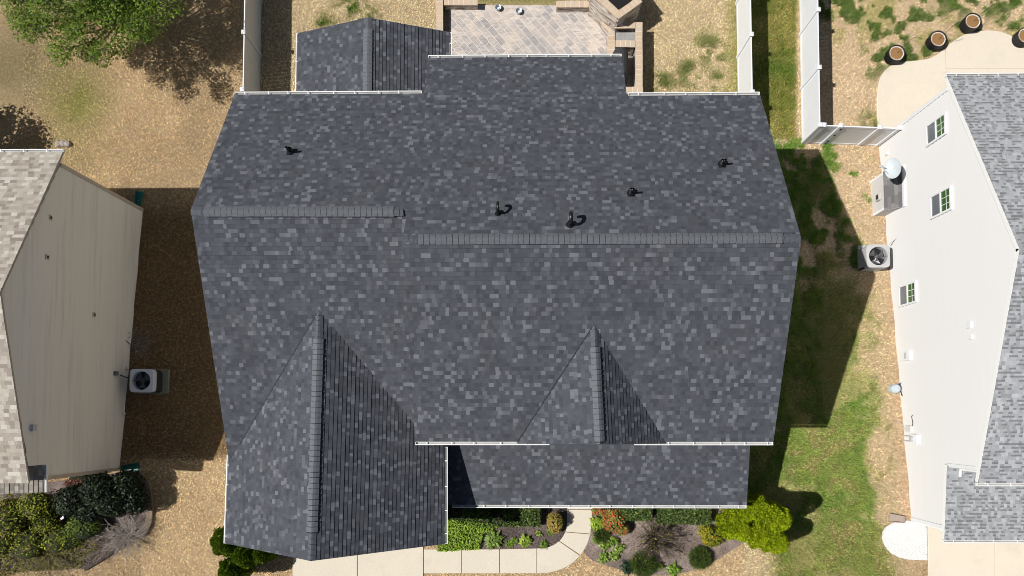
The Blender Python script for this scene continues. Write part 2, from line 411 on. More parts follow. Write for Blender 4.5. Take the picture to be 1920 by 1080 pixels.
def clapboards(name, X, sgn, poly, mat, parent, pitch, depth=.014):
    """lap siding on the wall plane x = X facing sgn: each board stands out at its lower edge"""
    z0 = min(p[1] for p in poly); z1 = max(p[1] for p in poly); vs, fs = [], []; k = 0
    while z0+k*pitch < z1:
        a = z0+k*pitch; t = clip(clip(poly, 1, a, True), 1, min(a+pitch, z1), False); k += 1
        q = []
        for p in t:
            if not q or abs(p[0]-q[-1][0])+abs(p[1]-q[-1][1]) > 1e-5: q.append(p)
        if len(q) > 1 and abs(q[0][0]-q[-1][0])+abs(q[0][1]-q[-1][1]) < 1e-5: q.pop()
        if len(q) < 3: continue
        b = len(vs); vs += [(X+sgn*(depth*(1-(p[1]-a)/pitch)+.002), p[0], p[1]) for p in q]; fs.append(tuple(range(b, b+len(q))))
        for i in range(len(q)):
            p, r = q[i], q[(i+1) % len(q)]
            if abs(p[1]-a) < 1e-5 and abs(r[1]-a) < 1e-5:
                b = len(vs); vs += [(X+sgn*(depth+.002), p[0], a), (X, p[0], a), (X, r[0], a), (X+sgn*(depth+.002), r[0], a)]; fs.append((b, b+1, b+2, b+3))
    return mesh_obj(name, vs, fs, mat, parent)
# ================================================================== MAIN HOUSE
mh = thing('house', (-0.5, 5.0, gz(5.0)), 'house with charcoal shingle roof filling the middle of the lot', 'house')
YB, ZB, PB = 11.08, 5.45, 0.56
BACK = Plane((0, YB, ZB), (0, PB, 1))
rR = BACK.at(1502, 446); rL = BACK.at(358, 394)
FR = Plane(rR, (0, -0.435, 1)); FL = Plane(rL, (0, -0.44, 1))
ba = lambda x, y: BACK.at(x, y)
iL = BACK.xy(ba(756, 446).x, rR.y)
jL = BACK.xy(iL.x+.02, rL.y)
cB = ba(440, 178); gB = ba(1425, 178)
eD, eE = ba(803, 109), ba(1166, 109)
roof_slope(mh, [rL, cB, BACK.xy(eD.x-.0, cB.y), BACK.xy(eD.x, eD.y), BACK.xy(eE.x, eD.y), BACK.xy(eE.x, gB.y), gB, rR, iL, jL], SH_MAIN, label='long rear slope running down over the patio bump-out')
frB = FR.at(1450, 828)
roof_slope(mh, [iL, rR, FR.xy(frB.x, frB.y), FR.xy(iL.x, frB.y)], SH_MAIN, label='upper front slope with the smaller front gable')
flB = FL.at(430, 850); flR = FL.at(816, 881)
roof_slope(mh, [rL, FL.xy(flB.x-.06, flR.y), FL.xy(flR.x, flR.y), FL.xy(flR.x, rL.y)], SH_MAIN, label='lower front slope beside the front wing')
# front wing (gable towards the street)
gr = FL.at(598, 582); ZG = gr.z; ZE = 4.75
gp = W(583, 1052, ZG)
wE = W(425, 1019, ZE); GWP = Plane.of(gp, gr, wE); wEb = GWP.at(431, 853)
eE_ = W(833, 1020, ZE); GEP = Plane.of(gp, gr, eE_); eEb = GEP.at(833, 838)
grx = gr+(gr-gp).normalized()*0.25
roof_slope(mh, [grx, wEb, wE, gp], SH_MAIN, label='sunlit west slope of the front wing')
roof_slope(mh, [grx, gp, eE_, eEb], SH_MAIN, step=.014, label='shaded east slope of the front wing')
# small cross gable
dr_ = FR.at(1114, 608); dp = W(1125, 833, dr_.z)
dW = FR.at(970, 829); dE = FR.at(1248, 829)
DWP = Plane.of(dp, dr_, dW); DEP = Plane.of(dp, dr_, dE)
roof_slope(mh, [dr_, dW-Vector((0, .05, 0)), dp], SH_MAIN, label='sunlit slope of the small front gable')
roof_slope(mh, [dr_, dp, dE-Vector((0, .05, 0))], SH_MAIN, step=.014, label='shaded slope of the small front gable')
# porch
ZP = 3.55
pL = W(830, 944, ZP); pR = W(1400, 947, ZP); PORCH = Plane(pR, (0, -0.34, 1))
ptop = frB.y+0.35
roof_slope(mh, [PORCH.xy(-3.6, pR.y), PORCH.xy(pR.x, pR.y), PORCH.xy(PORCH.at(1405, 835).x, ptop), PORCH.xy(-3.6, ptop)], SH_MAIN, label='low porch roof')
# sunroom at the back
ZS = 2.75-.35
sL = W(560, 62, ZS); sR = W(842, 60, ZS); sMx = (sL.x+sR.x)/2
spx = ray(690, 33); t_ = sMx/spx.x; sP = Vector((sMx, spx.y*t_, CAM_H+spx.z*t_))
SW = Plane.of(sP, sP+Vector((0, -3, 0)), sL); SE = Plane.of(sP, sP+Vector((0, -3, 0)), sR)
YS = cB.y-0.45
roof_slope(mh, [sP, sL, SW.xy(sL.x, YS), Vector((sP.x, YS, sP.z))], SH_MAIN, label='sunlit slope of the low rear porch roof')
roof_slope(mh, [sP, Vector((sP.x, YS, sP.z)), SE.xy(sR.x, YS), sR], SH_MAIN, label='shaded slope of the low rear porch roof')
def valley(a, b, n):
    m = MB(); m.bar(a+n*.024, b+n*.024, .05, .012, n); part('valley_strip', m, plain('valley_dark', (.030, .032, .036), .6), mh)  # thin dark strip laid just above the valley line
def meet(P, Q, x):
    y = (Q.z(x, 0)-P.z(x, 0))/((P.z(x, 1)-P.z(x, 0))-(Q.z(x, 1)-Q.z(x, 0))); return P.xy(x, y)
valley(gr, meet(FL, GWP, wEb.x+.45), FL.n); valley(dr_, dW, FR.n)
# ridge vents
up = Vector((0, 0, 1))
ridge_caps(mh, BACK.at(383, 396), BACK.at(739, 396), FL.n, BACK.n, CAP_MAIN, wd=.15)
ridge_caps(mh, rL, BACK.at(383, 396), FL.n, BACK.n, CAP_FLUSH, h=.012, name='ridge_cap', wd=.14)
ridge_caps(mh, BACK.at(739, 396), BACK.at(757, 396), FL.n, BACK.n, CAP_FLUSH, h=.012, name='ridge_cap', wd=.14)
ridge_caps(mh, Vector((BACK.at(784, 446).x, rR.y, rR.z)), Vector((BACK.at(1470, 446).x, rR.y, rR.z)), FR.n, BACK.n, CAP_MAIN, wd=.15)
ridge_caps(mh, iL, Vector((BACK.at(784, 446).x, rR.y, rR.z)), FR.n, BACK.n, CAP_FLUSH, h=.012, name='ridge_cap', wd=.14)
ridge_caps(mh, Vector((BACK.at(1470, 446).x, rR.y, rR.z)), rR, FR.n, BACK.n, CAP_FLUSH, h=.012, name='ridge_cap', wd=.14)
gd = (gp-gr).normalized(); GL = (gp-gr).length
ridge_caps(mh, gr+gd*.9, gr+gd*(GL-.85), GEP.n, GWP.n, CAP_MAIN)
ridge_caps(mh, gr, gr+gd*.9, GEP.n, GWP.n, CAP_FLUSH, h=.012, name='ridge_cap', wd=.14)
ridge_caps(mh, gr+gd*(GL-.85), gp, GEP.n, GWP.n, CAP_FLUSH, h=.012, name='ridge_cap', wd=.14)
dd = (dp-dr_).normalized(); DL = (dp-dr_).length
ridge_caps(mh, dr_+dd*.7, dr_+dd*(DL-.05), DEP.n, DWP.n, CAP_MAIN, wd=.15)
ridge_caps(mh, dr_, dr_+dd*.7, DEP.n, DWP.n, CAP_FLUSH, h=.012, name='ridge_cap', wd=.13)
ridge_caps(mh, sP+Vector((0, -.45, 0)), Vector((sP.x, YS, sP.z)), SE.n, SW.n, CAP_MAIN)
ridge_caps(mh, sP, sP+Vector((0, -.45, 0)), SE.n, SW.n, CAP_FLUSH, h=.012, name='ridge_cap', wd=.14)
# gutters
N_, S_, E_, W_ = Vector((0, 1, 0)), Vector((0, -1, 0)), Vector((1, 0, 0)), Vector((-1, 0, 0))
gutter(mh, cB, BACK.xy(eD.x, cB.y)-Vector((.08, 0, 0)), N_)
gutter(mh, BACK.xy(eD.x, eD.y), BACK.xy(eE.x, eD.y), N_)
gutter(mh, BACK.xy(eE.x, gB.y)+Vector((.05, 0, 0)), gB, N_)
fe = lambda x: FR.xy(x, frB.y)
gutter(mh, fe(iL.x), fe(FR.at(1030, 829).x), S_); gutter(mh, fe(FR.at(1190, 829).x), fe(frB.x), S_)
gutter(mh, PORCH.xy(eE_.x+.15, pR.y), PORCH.xy(pR.x, pR.y), S_)
gutter(mh, wEb, wE, W_, wd=.10, dep=.09); gutter(mh, eE_, eEb, E_, wd=.10, dep=.09)
gutter(mh, sL, SW.xy(sL.x, YS), W_, wd=.09); gutter(mh, SE.xy(sR.x, YS), sR, E_, wd=.09)
# walls
wl = MB(); ov = .32
def house_body(mb, x0, x1, prof):
    mb.prism([(x0, y, z) for y, z in prof], (x1-x0, 0, 0))
zlo = -1.1
house_body(wl, iL.x+.3, rR.x-.22, [(frB.y+ov, zlo), (YB-ov, zlo), (YB-ov, BACK.z(0, YB-ov)-.17), (rR.y, rR.z-.2), (frB.y+ov, FR.z(0, frB.y+ov)-.17)])
house_body(wl, rL.x+.22, iL.x+.298, [(flB.y+.25, zlo), (YB-ov-.004, zlo), (YB-ov-.004, BACK.z(0, YB-ov)-.175), (rL.y, rL.z-.2), (flB.y+.25, FL.z(0, flB.y+.25)-.17)])
house_body(wl, eD.x+.3, eE.x-.3, [(YB-ov-.3, zlo), (eD.y-.3, zlo), (eD.y-.3, BACK.z(0, eD.y-.3)-.17), (YB-ov-.3, BACK.z(0, YB-ov-.3)-.17)])
x0, x1 = wE.x+.3, eE_.x-.3; yf = wE.y+.3
wl.prism([(x0, yf, zlo), (x1, yf, zlo), (x1, yf, GEP.z(x1, yf)-.17), (gp.x+.05, yf, gp.z-.28), (x0, yf, GWP.z(x0, yf)-.17)], (0, flB.y+.8-yf, 0))
wl.prism([(dW.x+.4, frB.y+.25, dW.z-.4), (dE.x-.4, frB.y+.25, dW.z-.4), (dE.x-.4, frB.y+.25, DEP.z(dE.x-.4, frB.y+.25)-.17), (dp.x, frB.y+.25, dp.z-.25), (dW.x+.4, frB.y+.25, DWP.z(dW.x+.4, frB.y+.25)-.17)], (0, 1.5, 0))
part('wall', wl, SIDING_MAIN, mh)
pf = MB(); pf.box(((pR.x-3.0)/2, (pR.y+ptop)/2+.1, .82), (pR.x+2.4, ptop-pR.y-.4, .36)); part('porch_floor', pf, CONC, mh)
for q in range(4):
    c = MB(); c.box((-2.2+q*3.2, pR.y+.35, 2.1), (.2, .2, 2.55)); c.box((-2.2+q*3.2, pR.y+.35, 1.15), (.3, .3, .3)); part('porch_post', c, WHITE, mh)
for q in range(4):
    c = MB(); c.box((sL.x+.2 if q % 2 else sR.x-.2, sL.y-.3 if q < 2 else YS-.2+.6, .7), (.16, .16, 3.1)); part('porch_post', c, WHITE, mh)
ds = MB(); ds.tube([(eE_.x+.04, eEb.y-.05, ZE-.1), (eE_.x-.05, eEb.y+.0, ZE-.35), (eE_.x-.2, eEb.y+.02, ZE-.5), (eE_.x-.2, eEb.y+.02, 3.9)], .045, 6); part('downspout', ds, WHITE, mh)
# plumbing vents
def straight_vent(px, py):
    p = BACK.at(px, py); r = thing_part = None
    b = MB(); n = BACK.n; s = Vector((0, -n.z, n.y)).normalized(); 
    R = Matrix((Vector((1, 0, 0)), s, n)).transposed()
    b.box(p+n*.018+s*.04, (.22, .2, .006), m=R); b.lathe([(.13, 0), (.11, .07), (.06, .16), (.05, .17)], p+n*.02, 16, R)
    o = part('vent_pipe', b, BLACKPIPE, mh, label='short straight plumbing vent with a black boot')
    t = MB(); t.tube([p, p+up*.42], .042, 12, False); t.tube([p+up*.415, p+up*.42], [.042, .03], 12, False); part('pipe', t, BLACKPIPE, o)
def goose_vent(px, py, r, h, drop):
    p = BACK.at(px, py); n = BACK.n; s = Vector((0, -n.z, n.y)).normalized(); R = Matrix((Vector((1, 0, 0)), s, n)).transposed()
    b = MB(); b.lathe([(r*2.5, -.004), (r*2.4, .005), (r*1.5, .008)], p+n*.018, 18, R); b.lathe([(r*2.3, 0), (r*1.9, .05), (r*1.4, .12), (r, .13)], p+n*.02, 18, R)
    o = part('vent_pipe', b, BLACKPIPE, mh, label='black gooseneck roof vent curving over at the top')
    path = [p, p+up*h]
    for k in range(1, 9):
        a = math.pi*k/8; path.append(p+up*(h+math.sin(a)*.13)+Vector((0, .13*(1-math.cos(a)), 0)))
    path.append(path[-1]-up*drop)
    t = MB(); t.tube(path, r, 12); part('pipe', t, BLACKPIPE, o, True)
straight_vent(545, 286); straight_vent(1183, 363); straight_vent(1353, 309)
goose_vent(934, 401, .042, .25, .09); goose_vent(1069, 422, .054, .33, .12)

# ================================================================== LEFT HOUSE
XL = -16.35
TANF = plain('tan_fascia', (.42, .38, .33), .6)
lh = thing('house', (-22, 4.0, gz(4.0)), 'tan sided house with weathered tan shingles at the left edge', 'house')
lb, lp, lf = AX(112.5, 307, XL), AX(0, 552, XL), AX(86, 899, XL)
lw = MB(); base_z = -1.0
lm, ln_ = AX(52, 874, XL), AX(82, 872, XL)
lw.prism([(XL, lb.y, base_z), (XL, lf.y, base_z), (XL, lf.y, lf.z), (XL, lm.y, ln_.z), (XL, lm.y, lm.z), (XL, lp.y, lp.z), (XL, lb.y, lb.z)], (-12, 0, 0))
part('wall', lw, SIDING_TAN, lh)
clapboards('siding', XL, 1, [(lf.y, base_z), (lb.y, base_z), (lb.y, lb.z), (lp.y, lp.z), (lm.y, lm.z), (lm.y, ln_.z), (lf.y, lf.z)], SIDING_TAN, lh, .23, .032)
XR = XL+.16; LHY0, LHY1 = lf.y, lb.y
rb, rp, rf = AX(118, 285, XR), AX(0, 548, XR), AX(54, 906, XL-.03)
rp.z = max(rp.z, lp.z+.12)
rbk = roof_slope(lh, [rb, rp, rp+Vector((-12, 0, 0)), rb+Vector((-12, 0, 0))], SH_TAN, step=.012, thick=.07, deckmat=TANF, label='back slope of tan shingles')
FLL = Plane.of(rp, rf, rp+Vector((-5, 0, 0)))
roof_slope(lh, [rp, rf, rf+Vector((-12, 0, 0)), rp+Vector((-12, 0, 0))], SH_TAN, step=.012, thick=.07, deckmat=TANF, label='front slope of tan shingles')
gutter(lh, rb+Vector((-12, 0, 0)), rb, N_)
ZQ = lf.z+.12; e0, e1 = W(80, 872, ZQ), W(80, 923, ZQ)
LLP = Plane.of(e0, e1, e1+Vector((-1, 0, .5)))
tl = e1+Vector((-3.2, 0, 0)); tl.z = LLP.z(tl.x, tl.y); tb = e0+Vector((-3.2, .0, 0)); tb.z = LLP.z(tb.x, tb.y)
roof_slope(lh, [e0, e1, tl, tb], SH_TAN, step=.014, label='low side slope of tan shingles over the front porch')
gutter(lh, e0, e1, E_, hang=.45)
TANTRIM = plain('tan_trim', (.50, .43, .35), .5)
for y, zt, sy in ((lb.y+.012, lb.z, -1), (lf.y-.012, lf.z, 1)):
    tr = MB(); tr.box((XL-.0045, y, (zt+base_z)/2), (.111, .024, zt-base_z)); tr.box((XL+.040, y+sy*.066, (zt+base_z)/2), (.022, .11, zt-base_z))
    part('corner_trim', tr, TANTRIM, lh)
def wall_box(parent, name, px, py, X, sgn, sy, sz, dep, mat, label=None):
    p = AX(px, py, X); b = MB(); dep += .04; b.box((X+sgn*dep/2, p.y, p.z), (dep, sy, sz)); o = part(name, b, mat, parent, label=label); bevel(o, .008); return o, p
BEIGE = plain('beige_plastic', (.50, .46, .39), .5)
for (px, py) in ((93, 408), (87, 482), (175, 590)):
    o, p = wall_box(lh, 'wall_vent', px, py, XL, 1, .17, .17, .012, BEIGE)
    h = MB(); h.lathe([(.045, 0), (.045, .008), (.0, .008)], (XL+.053, p.y, p.z), 14, Matrix.Rotation(math.pi/2, 3, 'Y')); part('vent_hole', h, DARKMETAL, o)
wall_box(lh, 'junction_box', 59, 802, XL, 1, .22, .2, .09, plain('light_grey_box', (.55, .56, .57), .5))
wall_box(lh, 'outlet_box', 235, 689, XL, 1, .15, .16, .08, WHITE)
wall_box(lh, 'disconnect_box', 214, 700, XL, 1, .17, .16, .10, plain('grey_green_box', (.16, .20, .19), .5))
for (px, py) in ((241, 624), (241, 633), (229, 776)):
    p = AX(px-2, py, XL); b = MB(); b.tube([(XL, p.y, p.z), (XL+.14, p.y, p.z), (XL+.18, p.y, p.z-.03)], .025, 8); part('drain_pipe', b, WHITE, lh)

# ================================================================== RIGHT HOUSE
XW = 15.5
rh = thing('house', (21, 4.0, gz(4.0)), 'white sided house with light grey shingles at the right edge', 'house')
wb, wp, wf = AX(1779, 164, XW), AX(1914, 468, XW), AX(1833, 890, XW)
ws, wl2 = AX(1775, 874, XW), AX(1768, 990, XW)
yfm = ws.y
rw = MB(); rw.prism([(XW, wb.y, -1.6), (XW, wb.y, wb.z), (XW, wp.y, wp.z), (XW, yfm, wf.z+.02), (XW, yfm, ws.z), (XW, wl2.y, wl2.z+.1), (XW, wl2.y, -.2)], (12, 0, 0))
part('wall', rw, SIDING_WHITE, rh)
clapboards('siding', XW, -1, [(wl2.y, -.2), (wb.y, -1.6), (wb.y, wb.z), (wp.y, wp.z), (yfm, wf.z+.02), (yfm, ws.z), (wl2.y, wl2.z+.1)], SIDING_WHITE, rh, .23, .04)
XK = XW-.14
kb, kp, kf = AX(1775, 143, XK), AX(1911, 467, XK), AX(1833, 905, XK)
roof_slope(rh, [kb, kp, kp+Vector((12, 0, 0)), kb+Vector((12, 0, 0))], SH_GREY, deckmat=WHITE, label='back slope of light grey shingles')
kf2 = Vector((kf.x, yfm-.45, 0)); pk = Plane.of(kp, kf, kp+Vector((5, 0, 0))); kf2.z = pk.z(0, kf.y); kf2.y = kf.y
roof_slope(rh, [kp, kf, kf+Vector((12, 0, 0)), kp+Vector((12, 0, 0))], SH_GREY, deckmat=WHITE, label='front slope of light grey shingles')
gutter(rh, kb, kb+Vector((12, 0, 0)), N_); gutter(rh, kf, kf+Vector((12, 0, 0)), S_)
q1 = W(1770, 1012, wl2.z+.15); q0 = AX(1775, 872, q1.x); q0.z = max(q0.z, q1.z+.4); q0 = W(1775, 872, q0.z)
QP = Plane.of(q0, q1, q1+Vector((5, 0, 0)))
roof_slope(rh, [q0, q1, q1+Vector((12, 0, 0)), Vector((q1.x+12, q0.y, QP.z(0, q0.y)))], SH_GREY, deckmat=WHITE, label='low garage slope of light grey shingles')
gutter(rh, q1, q1+Vector((12, 0, 0)), S_)
for y, z0, z1, sy in ((wb.y+.012, -1.6, wb.z, -1), (yfm-.012, ws.z+.02, wf.z, 1), (wl2.y-.012, -.2, wl2.z+.05, 1)):
    ct = MB(); ct.box((XW+.0005, y, (z0+z1)/2), (.119, .024, z1-z0)); ct.box((XW-.048, y+sy*.066, (z0+z1)/2), (.022, .11, z1-z0))
    part('corner_trim', ct, VINYL, rh)
dsr = MB(); dsr.tube([(XK+.3, kf.y-.05, kf.z-.1), (XW+.28, yfm-.09, kf.z-.4), (XW+.28, yfm-.09, q0.z+.15), (XW+.28, yfm-.35, q0.z+.08)], .05, 6); part('downspout', dsr, WHITE, rh)
dsr = MB(); dsr.tube([(q1.x+.1, q1.y-.06, q1.z-.1), (XW+.12, wl2.y-.08, q1.z-.4), (XW+.12, wl2.y-.08, .9), (XW-.1, wl2.y-.3, .82)], .05, 6); part('downspout', dsr, WHITE, rh)
def glass_mat(name, c):
    N = NT(name); n = N.noise(1.4, 3.0, N.pos()); N.color(N.mix(n, tuple(x*.6 for x in c), tuple(x*1.3 for x in c))); N.set(Roughness=.12); N.b.inputs['Specular IOR Level'].default_value = .7; return N.m
GL_UP = glass_mat('green_reflection_glass', (.055, .12, .035)); GL_LO = glass_mat('insect_screen', (.16, .175, .19))  # upper pane's green is a reflection painted into the glass colour
def window(pts, X):
    """double-hung window from its survey corners on the wall x = X (sill edge first)"""
    P = [AX(x, y, X) for x, y in pts]
    y0 = (P[0].y+P[1].y)/2; y1 = (P[2].y+P[3].y)/2; z0 = (P[0].z+P[3].z)/2; z1 = (P[1].z+P[2].z)/2
    if y0 > y1: y0, y1 = y1, y0
    f = MB(); fw = .075; x = X-.03
    f.box((x, y0+fw/2, (z0+z1)/2), (.06, fw, z1-z0)); f.box((x, y1-fw/2, (z0+z1)/2), (.06, fw, z1-z0))
    f.box((x, (y0+y1)/2, z0+fw/2), (.062, y1-y0-2*fw, fw)); f.box((x, (y0+y1)/2, z1-fw/2), (.062, y1-y0-2*fw, fw))
    wd = part('window', f, VINYL, rh); zm = (z0+z1)/2
    m = MB(); m.box((x, (y0+y1)/2, zm), (.05, y1-y0-2*fw, .05)); part('meeting_rail', m, VINYL, wd)
    g = MB(); g.box((X-.014, (y0+y1)/2, (zm+z1)/2), (.012, y1-y0-2*fw, z1-zm-.05)); part('pane', g, GL_UP, wd)
    g = MB(); g.box((X-.018, (y0+y1)/2, (zm+z0)/2), (.012, y1-y0-2*fw, zm-z0-.05)); part('screen', g, GL_LO, wd)
    g = MB(); a, b = y0+fw, y1-fw
    for k in (1, 2): g.box((X-.024, a+(b-a)*k/3, (zm+z1)/2-.0), (.008, .022, z1-zm-.1))
    g.box((X-.0245, (a+b)/2, (zm+z1)/2), (.007, b-a, .022)); part('muntin', g, VINYL, wd)
window([(1737, 236), (1775, 210), (1776, 252), (1739, 275)], XW-.042)
window([(1745, 369), (1784, 347), (1787, 391), (1747, 413)], XW-.042)
window([(1686, 537), (1718, 526), (1721, 566), (1688, 577)], XW-.042)
# bump-out with its shed roof
bx = G(1632, 340).x; zt = AX(1657, 323, bx).z; yb0 = AX(1657, 323, bx).y; yb1 = AX(1663, 391, bx).y
zr_ = zt+.55
bo = MB(); bo.prism([(bx, yb1, -.9), (bx, yb1, zt), (XW-.004, yb1, zr_-.06), (XW-.004, yb1, -.9)], (0, yb0-yb1, 0))
part('bump_out', bo, plain('greige_siding', (.56, .555, .55), .6), rh)
SH_BRN = shingle_mat('brown_grey_shingles', [(0.0, (.12, .115, .115)), (0.3, (.15, .145, .145)), (0.6, (.175, .168, .168)), (0.85, (.20, .195, .195)), (1.0, (.20, .195, .195))], tabs=2.2)
BOP = roof_slope(rh, [Vector((bx-.03, yb0+.03, zt+.02)), Vector((bx-.03, yb1-.03, zt+.02)), Vector((XW-.03, yb1-.03, zr_+.02)), Vector((XW-.03, yb0+.03, zr_+.02))], SH_BRN, thick=.05, deckmat=VINYL, label='brown grey shed roof of the bump-out')
fl = MB(); fl.box((XW-.05, (yb0+yb1)/2, zr_+.07), (.10, yb0-yb1+.12, .13)); part('flashing', fl, VINYL, rh)
for y in (yb0, yb1):
    cb = MB(); cb.box((bx-.012, y+(.05 if y == yb1 else -.05), (zt-.9)/2), (.03, .11, zt+.88)); part('corner_trim', cb, VINYL, rh)
vh = MB(); ym = (yb0+yb1)/2-.15; vh.box((bx-.06, ym, zt-.35), (.12, .28, .28)); vo = part('vent_hood', vh, plain('grey_vent', (.45, .42, .40), .5), rh); bevel(vo, .02)
vh = MB(); vh.box((bx-.125, ym, zt-.33), (.012, .18, .16)); part('vent_hole', vh, DARKMETAL, vo)
GREYBOX = plain('grey_meter_paint', (.46, .47, .48), .45)
def rbox(name, px, py, sy, sz, dep, mat=VINYL, label=None): return wall_box(rh, name, px, py, XW, -1, sy, sz, dep, mat, label)
o, p = rbox('utility_box', 1703, 667, .40, .62, .11)
d_ = MB(); d_.box((XW-.156, p.y, p.z+.06), (.008, .24, .14)); part('label_plate', d_, GREYBOX, o)
for (px, py, s) in ((1821, 609, .24), (1824, 632, .16)):
    o, p = rbox('wall_vent', px, py, s, s, .06)
rbox('outlet_box', 1665, 287, .16, .14, .05)
o, p = rbox('disconnect_box', 1708, 804, .24, .34, .09, plain('pale_grey_box', (.58, .58, .57), .5))
c = MB(); c.tube([(XW-.05, p.y+.1, p.z+.17), (XW-.03, p.y+.22, p.z+.2), (XW-.03, p.y+.5, p.z+.12), (XW-.02, p.y+.55, p.z+.22)], .014, 6); part('cable', c, DARKMETAL, o)
c = MB(); c.tube([(XW-.05, p.y, p.z-.15), (XW-.05, p.y, gz(p.y)+.1), (XW-.3, p.y+.35, gz(p.y)+.03)], .014, 6); part('conduit', c, GREYBOX, o)
o, p = rbox('electric_meter', 1720, 823, .36, .42, .13)
m = MB(); m.lathe([(.11, 0), (.11, .07), (.07, .09), (0, .09)], (XW-.17, p.y, p.z-.05), 18, Matrix.Rotation(-math.pi/2, 3, 'Y')); part('meter_dial', m, GREYBOX, o)
for s in (-.1, .1):
    c = MB(); c.tube([(XW-.06, p.y+s, p.z-.2), (XW-.06, p.y+s, gz(p.y)-.05)], .022, 6); part('conduit', c, GREYBOX, o)
o, p = rbox('gas_regulator_pipe', 1686, 718, .05, .5, .06, GREYBOX)
c = MB(); c.tube([(XW-.05, p.y, p.z+.2), (XW-.10, p.y-.05, p.z+.22), (XW-.06, p.y-.3, p.z+.18), (XW-.06, p.y-.55, p.z+.3)], .02, 6); part('cable', c, DARKMETAL, o)
c = MB(); pb = p+Vector((-.35, -.25, 0)); pb.z = gz(p.y)
c.lathe([(.17, 0), (.19, .1), (.19, .32), (.14, .40), (0, .42)], pb, 20); part('gas_meter', c, plain('grey_blue_meter', (.46, .52, .56), .4), o)
p = AX(1683, 447, XW); c = MB(); c.tube([(XW-.02, p.y, p.z), (XW-.05, p.y, p.z-.1), (XW-.25, p.y-.2, gz(p.y)+.55)], .02, 6); part('conduit', c, GREYBOX, rh)

# satellite dish on the bump-out roof
dc = W(1675, 316, 1.75); dn = Vector((-.70, -.10, .70)).normalized(); e1_ = dn.cross(Vector((0, 0, 1))).normalized(); q_ = Matrix((dn.cross(e1_)*-1, e1_, dn)).transposed()
if q_.determinant() < 0: q_ = Matrix((dn.cross(e1_), e1_, dn)).transposed()
dish = thing('satellite_dish', Vector((dc.x+.25, dc.y-.1, zr_)), 'pale grey satellite dish with a feed arm on the bump-out roof', 'satellite dish')
dm = MB(); prof = [(.02, -.002)]+[(r, .16*r*r/.16*.5) for r in (.1, .2, .3, .37, .40)]+[(.405, .085), (.40, .062), (.3, .025), (.1, -.012), (.02, -.016)]
sx = Matrix.Diagonal((.74, 1.0, 1.0)); dm.lathe(prof, dc, 30, q_ @ sx); part('reflector', dm, plain('pale_dish_paint', (.44, .48, .50), .45), dish, True)
a_ = MB(); lnb = dc+Vector((-.52, .06, .10)); a_.tube([dc-dn*.02+Vector((-.1, -.22, -.12)), lnb], .018, 7); a_.tube([dc-dn*.02+Vector((-.06, .02, -.18)), lnb], .012, 7); part('feed_arm', a_, GREYBOX, dish)
a_ = MB(); a_.tube([lnb-Vector((.05, 0, .05)), lnb+Vector((.05, 0, .04))], [.05, .035], 10); part('feed_horn', a_, plain('feed_grey', (.40, .42, .43), .4), dish)
a_ = MB(); a_.tube([dc-dn*.02, dc-dn*.14, Vector((dc.x+.25, dc.y-.1, zr_+.02))], .025, 8); part('mast', a_, GREYBOX, dish)

